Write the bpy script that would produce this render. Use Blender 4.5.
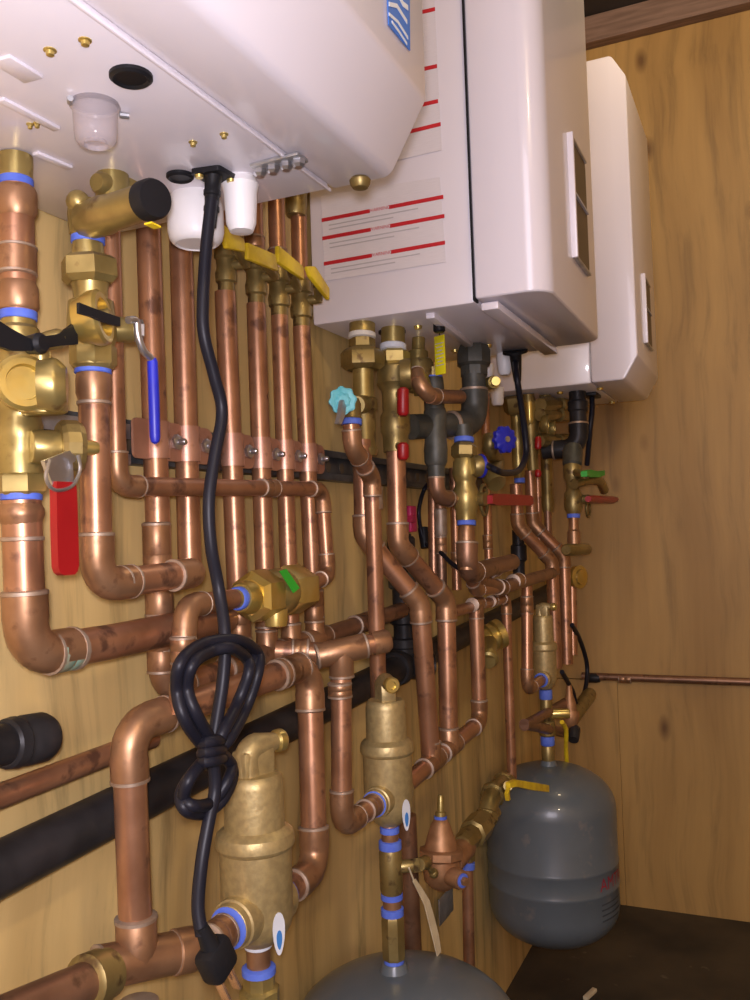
import bpy, bmesh, math, random
from mathutils import Vector, Matrix
random.seed(7)
S = bpy.context.scene
C = S.collection
for o in list(bpy.data.objects): bpy.data.objects.remove(o)

# ------------------------------------------------------------------ camera, light, exposure
YAW, PITCH, ROLL, FPX = 0.41934, -0.03511, 0.03331, 891.68      # from the photograph's vanishing points
CAM_D, CAM_H = 0.56, 0.98                                        # metres from the pipe wall, above the floor
cp, sp = math.cos(PITCH), math.sin(PITCH)
FW = Vector((cp*math.cos(YAW), cp*math.sin(YAW), -sp))
RT = FW.cross(Vector((0, 0, 1))).normalized(); DN = FW.cross(RT)
cr, sr = math.cos(ROLL), math.sin(ROLL)
R2, D2 = cr*RT + sr*DN, -sr*RT + cr*DN
CAM = Vector((0, -CAM_D, CAM_H))
cd = bpy.data.cameras.new('camera'); cam = bpy.data.objects.new('camera', cd); C.objects.link(cam)
cd.sensor_fit = 'VERTICAL'; cd.sensor_height = 24; cd.lens = 24*FPX/1000; cd.clip_start = .02
mw = Matrix((R2, -D2, -FW)).transposed().to_4x4(); mw.translation = CAM; cam.matrix_world = mw
S.camera = cam
w = bpy.data.worlds.new('world'); S.world = w; w.use_nodes = True
w.node_tree.nodes['Background'].inputs[0].default_value = (1, .85, .65, 1)
w.node_tree.nodes['Background'].inputs[1].default_value = .05
def lamp(name, loc, power, col, size):
    l = bpy.data.lights.new(name, 'POINT'); l.energy = power; l.color = col; l.shadow_soft_size = size
    o = bpy.data.objects.new(name, l); C.objects.link(o); o.location = loc; return o
lamp('phone_flash', CAM + R2*-.004 - D2*.016 - FW*.01, 19.0, (.97, .90, 1), .012)
lamp('room_bulb', (1.52, -.56, CAM_H + 1.17), 7.5, (1, .76, .46), .05)
lamp('added_rear_fill', (-.2, -1.3, CAM_H + 1.1), 24.0, (1, .76, .48), .05)  # warm fill added behind the camera to light the heater fronts
al = bpy.data.lights.new('added_cool_fill', 'AREA'); al.shape = 'RECTANGLE'; al.size = 1.0; al.size_y = 1.1; al.energy = 24; al.color = (.90, .84, 1)  # cool fill added before the solid front wall to brighten the heater sides
ao = bpy.data.objects.new('added_cool_fill', al); C.objects.link(ao); ao.location = (-1.27, -1.0, 1.55); ao.rotation_euler = (math.radians(90), 0, math.radians(-90))
vs = S.view_settings
vs.view_transform = 'Standard'; vs.look = 'None'; vs.gamma = 1; vs.exposure = 0.0; vs.use_curve_mapping = False

# ------------------------------------------------------------------ projection helpers: a pixel and a distance from the wall give a real point
def ray(px, py): return R2*((px-375)/FPX) + D2*((py-500)/FPX) + FW
def P(px, py, d):
    v = ray(px, py); return CAM + v*((CAM_D-d)/v.y)
def PX(px, py, X):
    v = ray(px, py); return CAM + v*(X/v.x)
def PZ(px, py, Z):
    v = ray(px, py); return CAM + v*((Z-CAM_H)/v.z)
def mpp(p): return (p-CAM).dot(FW)/FPX          # metres per pixel there

# ------------------------------------------------------------------ materials
MATS = {}
def mat(name, col, rough=.5, metal=0., col2=None, scale=8., bump=0., detail=4., stretch=None, spots=None, rvar=0., coat=0., trans=0., alpha=1.):
    m = bpy.data.materials.new(name); m.use_nodes = True; nt = m.node_tree; N = nt.nodes; L = nt.links
    b = N['Principled BSDF']; b.inputs['Base Color'].default_value = (*col, 1)
    b.inputs['Roughness'].default_value = rough; b.inputs['Metallic'].default_value = metal
    b.inputs['Coat Weight'].default_value = coat
    b.inputs['Transmission Weight'].default_value = trans; b.inputs['Alpha'].default_value = alpha
    tc = N.new('ShaderNodeTexCoord'); mp = N.new('ShaderNodeMapping'); L.new(tc.outputs['Object'], mp.inputs[0])
    if stretch: mp.inputs['Scale'].default_value = stretch
    nz = N.new('ShaderNodeTexNoise'); nz.inputs['Scale'].default_value = scale; nz.inputs['Detail'].default_value = detail
    L.new(mp.outputs[0], nz.inputs[0])
    c2 = col2 or tuple(c*.82 for c in col)
    rp = N.new('ShaderNodeValToRGB'); rp.color_ramp.elements[0].position = .35; rp.color_ramp.elements[1].position = .65
    rp.color_ramp.elements[0].color = (*c2, 1); rp.color_ramp.elements[1].color = (*col, 1)
    L.new(nz.outputs[0], rp.inputs[0]); out = rp.outputs[0]
    if spots:
        n2 = N.new('ShaderNodeTexNoise'); n2.inputs['Scale'].default_value = spots[1]; n2.inputs['Detail'].default_value = 5
        L.new(tc.outputs['Object'], n2.inputs[0])
        r2 = N.new('ShaderNodeValToRGB'); r2.color_ramp.elements[0].position = spots[2]; r2.color_ramp.elements[1].position = spots[2]+.1
        L.new(n2.outputs[0], r2.inputs[0])
        mx = N.new('ShaderNodeMixRGB'); mx.inputs[2].default_value = (*spots[0], 1)
        L.new(r2.outputs[0], mx.inputs[0]); L.new(out, mx.inputs[1]); out = mx.outputs[0]
    L.new(out, b.inputs['Base Color'])
    if rvar:
        mr = N.new('ShaderNodeMapRange'); mr.inputs[3].default_value = rough-rvar; mr.inputs[4].default_value = rough+rvar
        L.new(nz.outputs[0], mr.inputs[0]); L.new(mr.outputs[0], b.inputs['Roughness'])
    if bump:
        bp = N.new('ShaderNodeBump'); bp.inputs['Strength'].default_value = bump; bp.inputs['Distance'].default_value = .002
        L.new(nz.outputs[0], bp.inputs['Height']); L.new(bp.outputs[0], b.inputs['Normal'])
    MATS[name] = m; return m
COP = mat('copper', (.51, .27, .155), .36, .72, (.36, .18, .10), 22, spots=((.22, .115, .075), 45, .57), rvar=.1)
COPB = mat('dull_copper', (.36, .20, .12), .42, .7, (.24, .13, .08), 25, spots=((.18, .10, .06), 50, .56), rvar=.08)
COPF = mat('copper_fitting', (.44, .25, .135), .4, .7, (.31, .165, .085), 30, spots=((.25, .13, .07), 60, .58), rvar=.1)
SOLD = mat('solder', (.46, .37, .29), .5, .6, (.36, .25, .17), 60)
CLAMP = mat('pink_copper', (.58, .33, .24), .38, .65, (.44, .23, .16), 25, spots=((.30, .16, .10), 50, .58))
VERD = mat('verdigris', (.22, .42, .33), .7, .3, (.40, .25, .14), 40)
BRA = mat('brass', (.48, .375, .135), .36, .72, (.31, .235, .08), 25, spots=((.22, .14, .05), 60, .62), rvar=.08)
BRAD = mat('dull_brass', (.36, .275, .105), .42, .7, (.24, .175, .06), 30, spots=((.14, .09, .04), 60, .58))
BRAY = mat('bright_brass', (.64, .52, .19), .30, .8, (.62, .44, .10), 30)
SEPB = mat('cast_brass', (.52, .405, .185), .46, .6, (.41, .315, .145), 150, bump=.2)
BRONZE = mat('cast_bronze', (.48, .26, .13), .5, .6, (.33, .17, .08), 60, bump=.2)
IRON = mat('black_iron', (.035, .033, .035), .42, .2, (.018, .017, .018), 30, bump=.15)
IRONG = mat('grey_iron', (.10, .10, .085), .5, .4, (.055, .055, .045), 40)
TAPE = mat('blue_tape', (.07, .13, .62), .6, 0, (.11, .19, .68), 60)
WTAPE = mat('white_tape', (.75, .73, .68), .6, 0)
WHITE = mat('white_enamel', (.76, .72, .77), .28, 0, (.74, .70, .75), 5, coat=.3)
GPAN = mat('underside_enamel', (.70, .66, .70), .4, 0, (.62, .58, .62), 6)
WPL = mat('white_plastic', (.82, .80, .80), .4, 0, (.78, .76, .76), 5)
BPL = mat('black_plastic', (.012, .012, .014), .45, 0)
CORD = mat('black_cord', (.008, .008, .014), .42, 0, (.014, .014, .02), 5)
GALV = mat('galvanised_steel', (.55, .56, .58), .4, .8, (.38, .39, .41), 40)
STRUT = mat('dark_strut_steel', (.14, .15, .16), .45, .6, (.06, .07, .08), 30)
CHR = mat('zinc_steel', (.62, .62, .64), .28, .9, (.5, .5, .52), 40)
RED = mat('red_vinyl', (.32, .006, .010), .4, 0, (.27, .005, .008), 20)
BLU = mat('blue_vinyl', (.02, .03, .50), .4, 0, (.015, .02, .36), 20)
YEL = mat('yellow_vinyl', (.92, .70, .02), .42, 0, (.62, .42, .02), 40)
GRN = mat('green_vinyl', (.03, .42, .03), .5, 0)
TEAL = mat('teal_vinyl', (.08, .42, .50), .5, 0, (.18, .55, .62), 40)
TANK = mat('grey_tank_paint', (.115, .138, .155), .34, 0, (.098, .12, .135), 12, spots=((.17, .165, .16), 30, .62), coat=.25)
YTAG = mat('yellow_tag', (.90, .80, .015), .5, 0)
PAPER = mat('paper_tag', (.75, .66, .45), .8, 0, (.6, .5, .32), 30)
PINK = mat('magenta_plastic', (.66, .02, .14), .4, 0)
STRIPE = mat('red_print', (.62, .02, .03), .5, 0)
TEXTG = mat('grey_print', (.55, .52, .54), .6, 0)
LABEL = mat('label_white', (.75, .71, .74), .5, 0, (.70, .66, .69), 60, stretch=(1, 1, 30))
LBLUE = mat('label_blue', (.03, .16, .60), .5, 0)
DROP = mat('white_sticker', (.72, .76, .82), .5, 0)
DROPB = mat('sticker_blue', (.05, .22, .6), .5, 0)
CLEAR = mat('frosted_plastic', (.60, .54, .58), .15, 0, alpha=.36)
TAN = mat('shaded_recess_brown', (.13, .095, .06), .5, 0)  # dark brown holds the control recess's inner shade; strut slots share it
for m_ in (CORD, BPL, IRON): m_.node_tree.nodes['Principled BSDF'].inputs['Specular IOR Level'].default_value = .22
PRONG = mat('plug_prong', (.85, .60, .42), .25, .9)
REDT = mat('red_brand_print', (.35, .02, .04), .5, 0)
LUM = mat('beam_lumber', (.27, .17, .12), .7, 0, (.18, .11, .075), 9, stretch=(12, 1, 12), bump=.2)

def plywood(name, tone, con):
    m = bpy.data.materials.new(name); m.use_nodes = True; nt = m.node_tree; N = nt.nodes; L = nt.links; b = N['Principled BSDF']
    tc = N.new('ShaderNodeTexCoord'); mp = N.new('ShaderNodeMapping'); L.new(tc.outputs['Object'], mp.inputs[0])
    wn = N.new('ShaderNodeTexNoise'); wn.inputs['Scale'].default_value = 2.2; wn.inputs['Detail'].default_value = 2; L.new(tc.outputs['Object'], wn.inputs[0])
    ad = N.new('ShaderNodeMixRGB'); ad.blend_type = 'ADD'; ad.inputs[0].default_value = .10
    L.new(tc.outputs['Object'], ad.inputs[1]); L.new(wn.outputs['Color'], ad.inputs[2]); L.new(ad.outputs[0], mp.inputs[0])
    mp.inputs['Scale'].default_value = (34, 34, 1.7)
    nz = N.new('ShaderNodeTexNoise'); nz.inputs['Scale'].default_value = 1.0; nz.inputs['Detail'].default_value = 7; nz.inputs['Roughness'].default_value = .62
    L.new(mp.outputs[0], nz.inputs[0])
    rp = N.new('ShaderNodeValToRGB'); e = rp.color_ramp.elements
    e[0].position = .30; e[0].color = (*[c*(1-.45*con) for c in tone], 1); e[1].position = .68; e[1].color = (*[c*1.1 for c in tone], 1)
    k = e.new(.47); k.color = (*tone, 1)
    L.new(nz.outputs[0], rp.inputs[0])
    # broad cathedral figure of rotary-cut veneer
    m2 = N.new('ShaderNodeMapping'); m2.inputs['Scale'].default_value = (5.5, 5.5, .9); L.new(ad.outputs[0], m2.inputs[0])
    n3 = N.new('ShaderNodeTexNoise'); n3.inputs['Scale'].default_value = 1.3; n3.inputs['Detail'].default_value = 3; L.new(m2.outputs[0], n3.inputs[0])
    r3 = N.new('ShaderNodeValToRGB'); r3.color_ramp.elements[0].position = .36; r3.color_ramp.elements[1].position = .64
    r3.color_ramp.elements[0].color = (.66, .60, .52, 1); r3.color_ramp.elements[1].color = (1.05, 1.05, 1.05, 1); L.new(n3.outputs[0], r3.inputs[0])
    mu = N.new('ShaderNodeMixRGB'); mu.blend_type = 'MULTIPLY'; mu.inputs[0].default_value = .85*con+.1; L.new(rp.outputs[0], mu.inputs[1]); L.new(r3.outputs[0], mu.inputs[2])
    # knots and dark grain splits
    m4 = N.new('ShaderNodeMapping'); m4.inputs['Scale'].default_value = (7, 7, 3.4); L.new(tc.outputs['Object'], m4.inputs[0])
    vo = N.new('ShaderNodeTexVoronoi'); vo.inputs['Scale'].default_value = 1.0; L.new(m4.outputs[0], vo.inputs[0])
    r4 = N.new('ShaderNodeValToRGB'); r4.color_ramp.elements[0].position = .03; r4.color_ramp.elements[1].position = .13
    r4.color_ramp.elements[0].color = (.30, .22, .16, 1); r4.color_ramp.elements[1].color = (1, 1, 1, 1); L.new(vo.outputs['Distance'], r4.inputs[0])
    m5 = N.new('ShaderNodeMixRGB'); m5.blend_type = 'MULTIPLY'; m5.inputs[0].default_value = .85; L.new(mu.outputs[0], m5.inputs[1]); L.new(r4.outputs[0], m5.inputs[2])
    L.new(m5.outputs[0], b.inputs['Base Color']); b.inputs['Roughness'].default_value = .55
    bp = N.new('ShaderNodeBump'); bp.inputs['Strength'].default_value = .15; bp.inputs['Distance'].default_value = .002
    L.new(nz.outputs[0], bp.inputs['Height']); L.new(bp.outputs[0], b.inputs['Normal'])
    return m
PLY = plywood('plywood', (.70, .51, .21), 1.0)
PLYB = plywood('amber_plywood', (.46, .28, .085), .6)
FLOORM = mat('dirty_floor', (.075, .055, .03), .75, 0, (.03, .023, .014), 5, bump=.3, detail=8, spots=((.20, .16, .10), 14, .66))
CEILM = mat('dark_roof_boards', (.06, .05, .045), .8, 0, (.03, .025, .02), 6)

# ------------------------------------------------------------------ mesh building
class MB:
    def __init__(s): s.v = []; s.f = []
    def ring_sweep(s, rings, cap=True):
        n = len(rings[0]); b = len(s.v)
        for r in rings: s.v += r
        for i in range(len(rings)-1):
            for j in range(n):
                k = (j+1) % n
                s.f.append((b+i*n+j, b+i*n+k, b+(i+1)*n+k, b+(i+1)*n+j))
        if cap:
            s.f.append(tuple(b+j for j in reversed(range(n))))
            s.f.append(tuple(b+(len(rings)-1)*n+j for j in range(n)))
        return s
    def tube(s, pts, r, seg=14, cap=True, closed=False):
        pts = [Vector(p) for p in pts]; m = len(pts)
        rs = r if isinstance(r, (list, tuple)) else [r]*m
        tan = []
        for i in range(m):
            a = pts[max(i-1, 0)]; c = pts[min(i+1, m-1)]; tan.append((c-a).normalized())
        t0 = tan[0]; u = t0.orthogonal().normalized(); rings = []
        for i in range(m):
            if i: 
                q = tan[i-1].rotation_difference(tan[i]); u = q @ u; u = (u - tan[i]*u.dot(tan[i])).normalized()
            v = tan[i].cross(u)
            rings.append([pts[i] + u*(rs[i]*math.cos(2*math.pi*j/seg)) + v*(rs[i]*math.sin(2*math.pi*j/seg)) for j in range(seg)])
        return s.ring_sweep(rings, cap)
    def lathe(s, A, axis, prof, seg=24, up=None, cap=True):
        """prof: (distance along axis, radius)"""
        axis = Vector(axis).normalized(); A = Vector(A)
        u = (Vector(up) - axis*Vector(up).dot(axis)).normalized() if up else axis.orthogonal().normalized()
        v = axis.cross(u)
        rings = [[A + axis*t + u*(max(r, 1e-5)*math.cos(2*math.pi*j/seg)) + v*(max(r, 1e-5)*math.sin(2*math.pi*j/seg)) for j in range(seg)] for t, r in prof]
        return s.ring_sweep(rings, cap)
    def ball(s, c, r, seg=16, sc=(1, 1, 1)):
        c = Vector(c); prof = []
        rings = [[c + Vector((sc[0]*r*math.sin(a)*math.cos(2*math.pi*j/seg), sc[1]*r*math.sin(a)*math.sin(2*math.pi*j/seg), -sc[2]*r*math.cos(a))) for j in range(seg)] for a in [math.pi*(.02+.96*i/8) for i in range(9)]]
        return s.ring_sweep(rings)
    def box(s, c, ax, ay, az, bev=0):
        """centre and three half-extent vectors"""
        c, ax, ay, az = map(Vector, (c, ax, ay, az)); bm = bmesh.new(); vs_ = {}
        for i in (-1, 1):
            for j in (-1, 1):
                for k in (-1, 1): vs_[i, j, k] = bm.verts.new(c+ax*i+ay*j+az*k)
        for q in (((-1,-1,-1),(-1,-1,1),(-1,1,1),(-1,1,-1)), ((1,-1,-1),(1,1,-1),(1,1,1),(1,-1,1)), ((-1,-1,-1),(1,-1,-1),(1,-1,1),(-1,-1,1)),
                  ((-1,1,-1),(-1,1,1),(1,1,1),(1,1,-1)), ((-1,-1,-1),(-1,1,-1),(1,1,-1),(1,-1,-1)), ((-1,-1,1),(1,-1,1),(1,1,1),(-1,1,1))):
            bm.faces.new([vs_[k] for k in q])
        bmesh.ops.recalc_face_normals(bm, faces=bm.faces)
        if bev: bmesh.ops.bevel(bm, geom=bm.edges[:], offset=bev, segments=2, affect='EDGES', profile=.5)
        return s.add_bm(bm)
    def add_bm(s, bm):
        b = len(s.v); bm.verts.index_update()
        s.v += [v.co.copy() for v in bm.verts]; s.f += [tuple(b+v.index for v in f.verts) for f in bm.faces]; bm.free(); return s
    def prism(s, poly, ext):
        """closed outline of points pushed along ext"""
        ext = Vector(ext); return s.ring_sweep([[Vector(p) for p in poly], [Vector(p)+ext for p in poly]])
    def strip(s, pts, wd, th, seg=1):
        """flat bar along pts: wd list of half-width vectors, th thickness vector"""
        rings = []
        th = Vector(th)
        for p, q in zip(pts, wd):
            p = Vector(p); q = Vector(q); rings.append([p-q-th, p+q-th, p+q+th, p-q+th])
        return s.ring_sweep(rings)
def build(name, mb, material, root=None, loc=None, flat=False, angle=35):
    o_ = Vector(root['_o']) if root is not None else Vector(loc or (0, 0, 0))
    me = bpy.data.meshes.new(name); me.from_pydata([tuple(v-o_) for v in mb.v], [], mb.f)
    bm = bmesh.new(); bm.from_mesh(me); bmesh.ops.recalc_face_normals(bm, faces=bm.faces); bm.to_mesh(me); bm.free()
    me.materials.append(material)
    if not flat:
        me.polygons.foreach_set('use_smooth', [True]*len(me.polygons)); me.set_sharp_from_angle(angle=math.radians(angle))
    o = bpy.data.objects.new(name, me); C.objects.link(o)
    if root is not None: o.parent = root; o['_o'] = list(o_)
    else: o.location = o_
    return o
def thing(name, label, cat, loc, group=None):
    o = bpy.data.objects.new(name, None); C.objects.link(o); o.location = loc; o['_o'] = list(loc)
    o.empty_display_size = .02
    o['label'] = label; o['category'] = cat
    if group: o['group'] = group
    return o
def tag(o, label, cat, group=None):
    o['label'] = label; o['category'] = cat
    if group: o['group'] = group
    return o
def struct(name, mb, material, flat=True):
    o = build(name, mb, material, flat=flat); o['kind'] = 'structure'; return o

# pixel-based parts: profile points (px, py, width in px) at distance d from the wall
def lp(root, name, m, d, prof, seg=24, rot=None):
    W = [P(a, b, d if len(e) == 0 else e[0]) for a, b, _, *e in prof]
    W = [under(q) for q in W]
    ax = (W[-1]-W[0]).normalized(); pr = [((q-W[0]).dot(ax), c[2]/2*mpp(q)) for q, c in zip(W, prof)]
    return build(name, MB().lathe(W[0], ax, pr, seg, up=rot), m, root)
def under(q):
    """a fitting screwed into a heater stops at its underside"""
    if q.z > ZH-.001 and any(a-.02 < q.x < b+.02 for a, b in ((.305, .637), (1.045, 1.389), (1.772, 2.09))): q = q.copy(); q.z = ZH-.001
    return q
def ringtape(root, m, px, py, d, wpx, hpx, name='tape_wrap', lean=.0):
    return lp(root, name, m, d, [(px-lean*hpx/2, py-hpx/2, wpx*.96), (px-lean*hpx/2, py-hpx*.4, wpx), (px+lean*hpx/2, py+hpx*.4, wpx), (px+lean*hpx/2, py+hpx/2, wpx*.96)])
def rod(root, name, m, a, b, r, seg=16, r2=None, hexa=False):
    a, b = Vector(a), Vector(b)
    return build(name, MB().lathe(a, b-a, [(0, r*.93), ((b-a).length*.06, r), ((b-a).length*.94, r2 or r), ((b-a).length, (r2 or r)*.93)], 6 if hexa else seg), m, root)
def catmull(pts, n=8):
    pts = [Vector(p) for p in pts]; out = []
    for i in range(len(pts)-1):
        p0 = pts[max(i-1, 0)]; p1 = pts[i]; p2 = pts[i+1]; p3 = pts[min(i+2, len(pts)-1)]
        for k in range(n):
            t = k/n; out.append(.5*((2*p1)+(p2-p0)*t+(2*p0-5*p1+4*p2-p3)*t*t+(3*p1-p0-3*p2+p3)*t**3))
    out.append(pts[-1]); return out
def solder_ring(parent, p, ax, r):
    build('solder_joint', MB().lathe(p-ax*r*.16, ax, [(0, r*1.02), (r*.06, r*1.19), (r*.24, r*1.19), (r*.34, r*1.0)], 18), SOLD, parent)
def arc(v, u1, u2, R, n=7):
    """fillet at v between incoming direction u1 and outgoing u2"""
    th = u1.angle(u2); tl = R*math.tan(th/2); a = v-u1*tl
    nrm = (u2 - u1*u2.dot(u1)).normalized(); c = a + nrm*R
    out = []
    for i in range(n+1):
        f = th*i/n; out.append(c - nrm*(R*math.cos(f)) + u1*(R*math.sin(f)))
    return out, tl
def elbow(root, v, u1, u2, r, m=None, sock=1.5, rings=(1, 1)):
    R = r*1.75; pts, tl = arc(v, u1, u2, R)
    a = pts[0]-u1*r*sock; b = pts[-1]+u2*r*sock
    path = [a, pts[0]-u1*r*.25] + pts + [pts[-1]+u2*r*.25, b]
    rs = [r*1.15, r*1.15] + [r*1.11]*len(pts) + [r*1.15, r*1.15]
    e = build('elbow', MB().tube(path, rs, 18), m or COPF, root)
    if rings[0]: solder_ring(e, a, u1, r)
    if rings[1]: solder_ring(e, b, u2, r)
    return (v-a).length, (b-v).length
def run(root, pts, r, m=None, fm=None, sock=1.5, skip=(), bend=()):
    """a soldered tube run: straight tubes, an elbow at every corner"""
    m = m or COP
    W = [p if isinstance(p, Vector) else P(*p) for p in pts]; n = len(W)
    U = [(W[i+1]-W[i]).normalized() for i in range(n-1)]
    cut = [0]*n
    for i in range(1, n-1):
        if i in skip: continue
        cut[i] = elbow(root, W[i], U[i-1], U[i], r, fm, sock)[0]*.6
    for i in range(n-1):
        a = W[i]+U[i]*cut[i]; b = W[i+1]-U[i]*cut[i+1]
        build('tube', MB().tube([a, b], r, 18), m, root)
    return W, U
def coupling(root, p, ax, r, L=3.2, m=None, name='coupling'):
    p = p if isinstance(p, Vector) else P(*p); ax = Vector(ax).normalized(); h = r*L/2
    c = build(name, MB().lathe(p-ax*h, ax, [(0, r*1.1), (r*.1, r*1.15), (h-r*.05, r*1.15), (h, r*1.12), (h+r*.05, r*1.15), (2*h-r*.1, r*1.15), (2*h, r*1.1)], 18), m or COPF, root)
    solder_ring(c, p-ax*h, ax, r); solder_ring(c, p+ax*h, ax, r); return c
def tee(root, p, ax, br, r, m=None, rb=None):
    p = p if isinstance(p, Vector) else P(*p); ax = Vector(ax).normalized(); br = Vector(br).normalized(); rb = rb or r; h = r*2.3
    mb = MB().lathe(p-ax*h, ax, [(0, r*1.1), (r*.1, r*1.16), (2*h-r*.1, r*1.16), (2*h, r*1.1)], 18)
    mb.lathe(p, br, [(0, rb*1.14), (h-rb*.1, rb*1.14), (h, rb*1.08)], 18)
    t = build('tee', mb, m or COPF, root)
    solder_ring(t, p-ax*h, ax, r); solder_ring(t, p+ax*h, ax, r); solder_ring(t, p+br*h, br, rb); return t
def U(a, b): return (P(*b)-P(*a)).normalized()
EX, ED, EZ = Vector((1, 0, 0)), Vector((0, -1, 0)), Vector((0, 0, 1))

# ------------------------------------------------------------------ the room
XB, XF, DR = 2.37, -1.3, 2.3
zb = PX(670, 30, XB).z; ZC = zb+.072
struct('wall_left', MB().box(((XB+XF)/2, .01, ZC/2), ((XB-XF)/2, 0, 0), (0, .01, 0), (0, 0, ZC/2)), PLY)
zs = PX(660, 682, XB).z; ds = -PX(622, 800, XB).y
wb = MB()
def panel(d0, d1, z0, z1): wb.box((XB+.01, -(d0+d1)/2, (z0+z1)/2), (.01, 0, 0), (0, (d1-d0)/2, 0), (0, 0, (z1-z0)/2), .0006)
panel(0, DR, zs+.001, ZC); panel(0, ds-.0003, 0, zs-.001); panel(ds+.0003, DR, 0, zs-.002)
wb.box((XB+.03, -DR/2, ZC/2), (.008, 0, 0), (0, DR/2, 0), (0, 0, ZC/2))
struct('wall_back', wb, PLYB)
struct('wall_right', MB().box(((XB+XF)/2, -DR-.01, ZC/2), ((XB-XF)/2, 0, 0), (0, .01, 0), (0, 0, ZC/2)), PLY)
struct('wall_front', MB().box((XF-.01, -DR/2, ZC/2), (.01, 0, 0), (0, DR/2, 0), (0, 0, ZC/2)), PLY)
struct('floor', MB().box(((XB+XF)/2, -DR/2, -.02), ((XB-XF)/2+.05, 0, 0), (0, DR/2+.05, 0), (0, 0, .02)), FLOORM)
struct('ceiling', MB().box(((XB+XF)/2, -DR/2, ZC+.02), ((XB-XF)/2+.05, 0, 0), (0, DR/2+.05, 0), (0, 0, .02)), CEILM)
struct('trim_1', MB().box((XB-.02, -DR/2, zb+.035), (.019, 0, 0), (0, DR/2-.002, 0), (0, 0, .035), .002), LUM)

# ------------------------------------------------------------------ water heaters
ZH = CAM_H + .276; HT = .655; HD = .33
ZHX = 0
def rounded(poly, rad, n=5):
    out = []; m = len(poly)
    for i in range(m):
        p0, p1, p2 = Vector(poly[i-1]), Vector(poly[i]), Vector(poly[(i+1) % m]); r_ = rad[i]
        if r_ <= 0: out.append(p1); continue
        u1 = (p1-p0).normalized(); u2 = (p2-p1).normalized(); pts, tl = arc(p1, u1, u2, r_, n); out += pts
    return out
def heater(label, x0, x1, chamfer, HT=HT, c=.055, HD=HD):
    t = thing('water_heater', label, 'water heater', (x0, -.01, ZH), 'white wall-hung water heaters')
    db = .245 if chamfer else .237
    b = MB().box(((x0+x1)/2, -(db+.012)/2, ZH+HT/2), ((x1-x0)/2, 0, 0), (0, (db-.012)/2, 0), (0, 0, HT/2), .004)
    cas = build('casing', b, WHITE, t)
    for k in (0, 1):                                  # hanging brackets
        z_ = ZH+HT+.01 if k else ZH-.0
        if k: build('mounting_bracket', MB().box(((x0+x1)/2, -.006, z_), (.07, 0, 0), (0, .005, 0), (0, 0, .035), .002), GALV, t)
    if chamfer:                                       # cover with sloped lower and upper edges
        k = c*.58
        poly = [(0, -db-.001, ZH+.001), (0, -HD+k, ZH+.001), (0, -HD, ZH+c), (0, -HD, ZH+HT-c), (0, -HD+k, ZH+HT), (0, -db-.001, ZH+HT)]
        pts = rounded(poly, [0, .012, .014, .014, .012, 0])
        mb = MB().prism([Vector((x0-.003, p.y, p.z)) for p in pts], (x1-x0+.006, 0, 0))
    else:                                             # cover with round vertical edges and a flat open bottom
        poly = [(x0-.003, -db-.001, ZH+.004), (x1+.003, -db-.001, ZH+.004), (x1+.003, -HD, ZH+.004), (x0-.003, -HD, ZH+.004)]
        pts = rounded(poly, [0, 0, .03, .03], 8)
        mb = MB().prism(pts, (0, 0, HT))
    bm = bmesh.new(); me = bpy.data.meshes.new('x'); me.from_pydata([tuple(v) for v in mb.v], [], mb.f); bm.from_mesh(me)
    bmesh.ops.recalc_face_normals(bm, faces=bm.faces)
    ed = [e for e in bm.edges if len(e.link_faces) == 2 and e.calc_face_angle(0) > 1.2]
    bmesh.ops.bevel(bm, geom=ed, offset=.004, segments=3, affect='EDGES', profile=.5)
    m2 = MB(); m2.add_bm(bm); cov = build('front_cover', m2, WHITE, t, angle=25)
    return t, cas, cov
H1, H1C, H1F = heater('large white water heater filling the upper left, a blue sticker on its front', .305, .637, True)
H2, H2C, H2F = heater('white water heater with a red-striped warning label on its side', 1.045, 1.389, False)
H3, H3C, H3F = heater('plain white water heater nearest the back wall, with sloped lower front corner', 1.768, 2.09, True, .640, .046, .336)

# underside details of the first heater
def flatpoly(root, name, m, pts, ext, **k): return build(name, MB().prism(pts, ext), m, root, flat=True, **k)
for a, b, sz in ((50, 50, .006), (85, 40, .006), (193, 142, .005), (224, 134, .005), (30, 124, .004), (37, 123, .004), (246, 184, .004)):
    p = PZ(a, b, ZH); sz *= .42; mb = MB().lathe(p, (0, 0, -1), [(0, sz*1.5), (.0006, sz*1.5), (.001, sz), (.003, sz*.9), (.0034, sz*.5)], 12)
    build('screw', mb, BRAY, H1)
for a, b, r_ in ((131, 75, .0128), (180, 175, .0105)):
    p = PZ(a, b, ZH); build('rubber_grommet', MB().lathe(p, (0, 0, -1), [(0, r_), (.002, r_), (.0035, r_*.85), (.002, r_*.7), (.002, r_*.3)], 24), BPL, H1)
p = PZ(95, 104, ZH)
cup = build('drain_cup', MB().lathe(p, (0, 0, -1), [(0, .0150), (.002, .0158), (.004, .0140), (.018, .0134), (.023, .0128), (.026, .0105), (.027, .0075), (.024, .007), (.024, .0005)], 28), CLEAR, H1)
for s in (-1, 1):
    q = p + Vector((.0135*s, -.008*s, -.003)); build('clip', MB().lathe(q, (.3*s, -.3, 0), [(0, .002), (.006, .002)], 8), GALV, cup)
for (a, b), (c, e), wd in (((0, 57), (34, 78), .009), ((0, 98), (57, 128), .004), ((35, 152), (70, 167), .004)):
    A, B = PZ(a, b, ZH), PZ(c, e, ZH); dr = (B-A).normalized(); sd = dr.cross(EZ)
    build('pressed_rib', MB().box((A+B)/2-EZ*.0008, dr*(B-A).length/2, sd*wd*.8, EZ*.0012, .0008), WHITE, H1)
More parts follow.
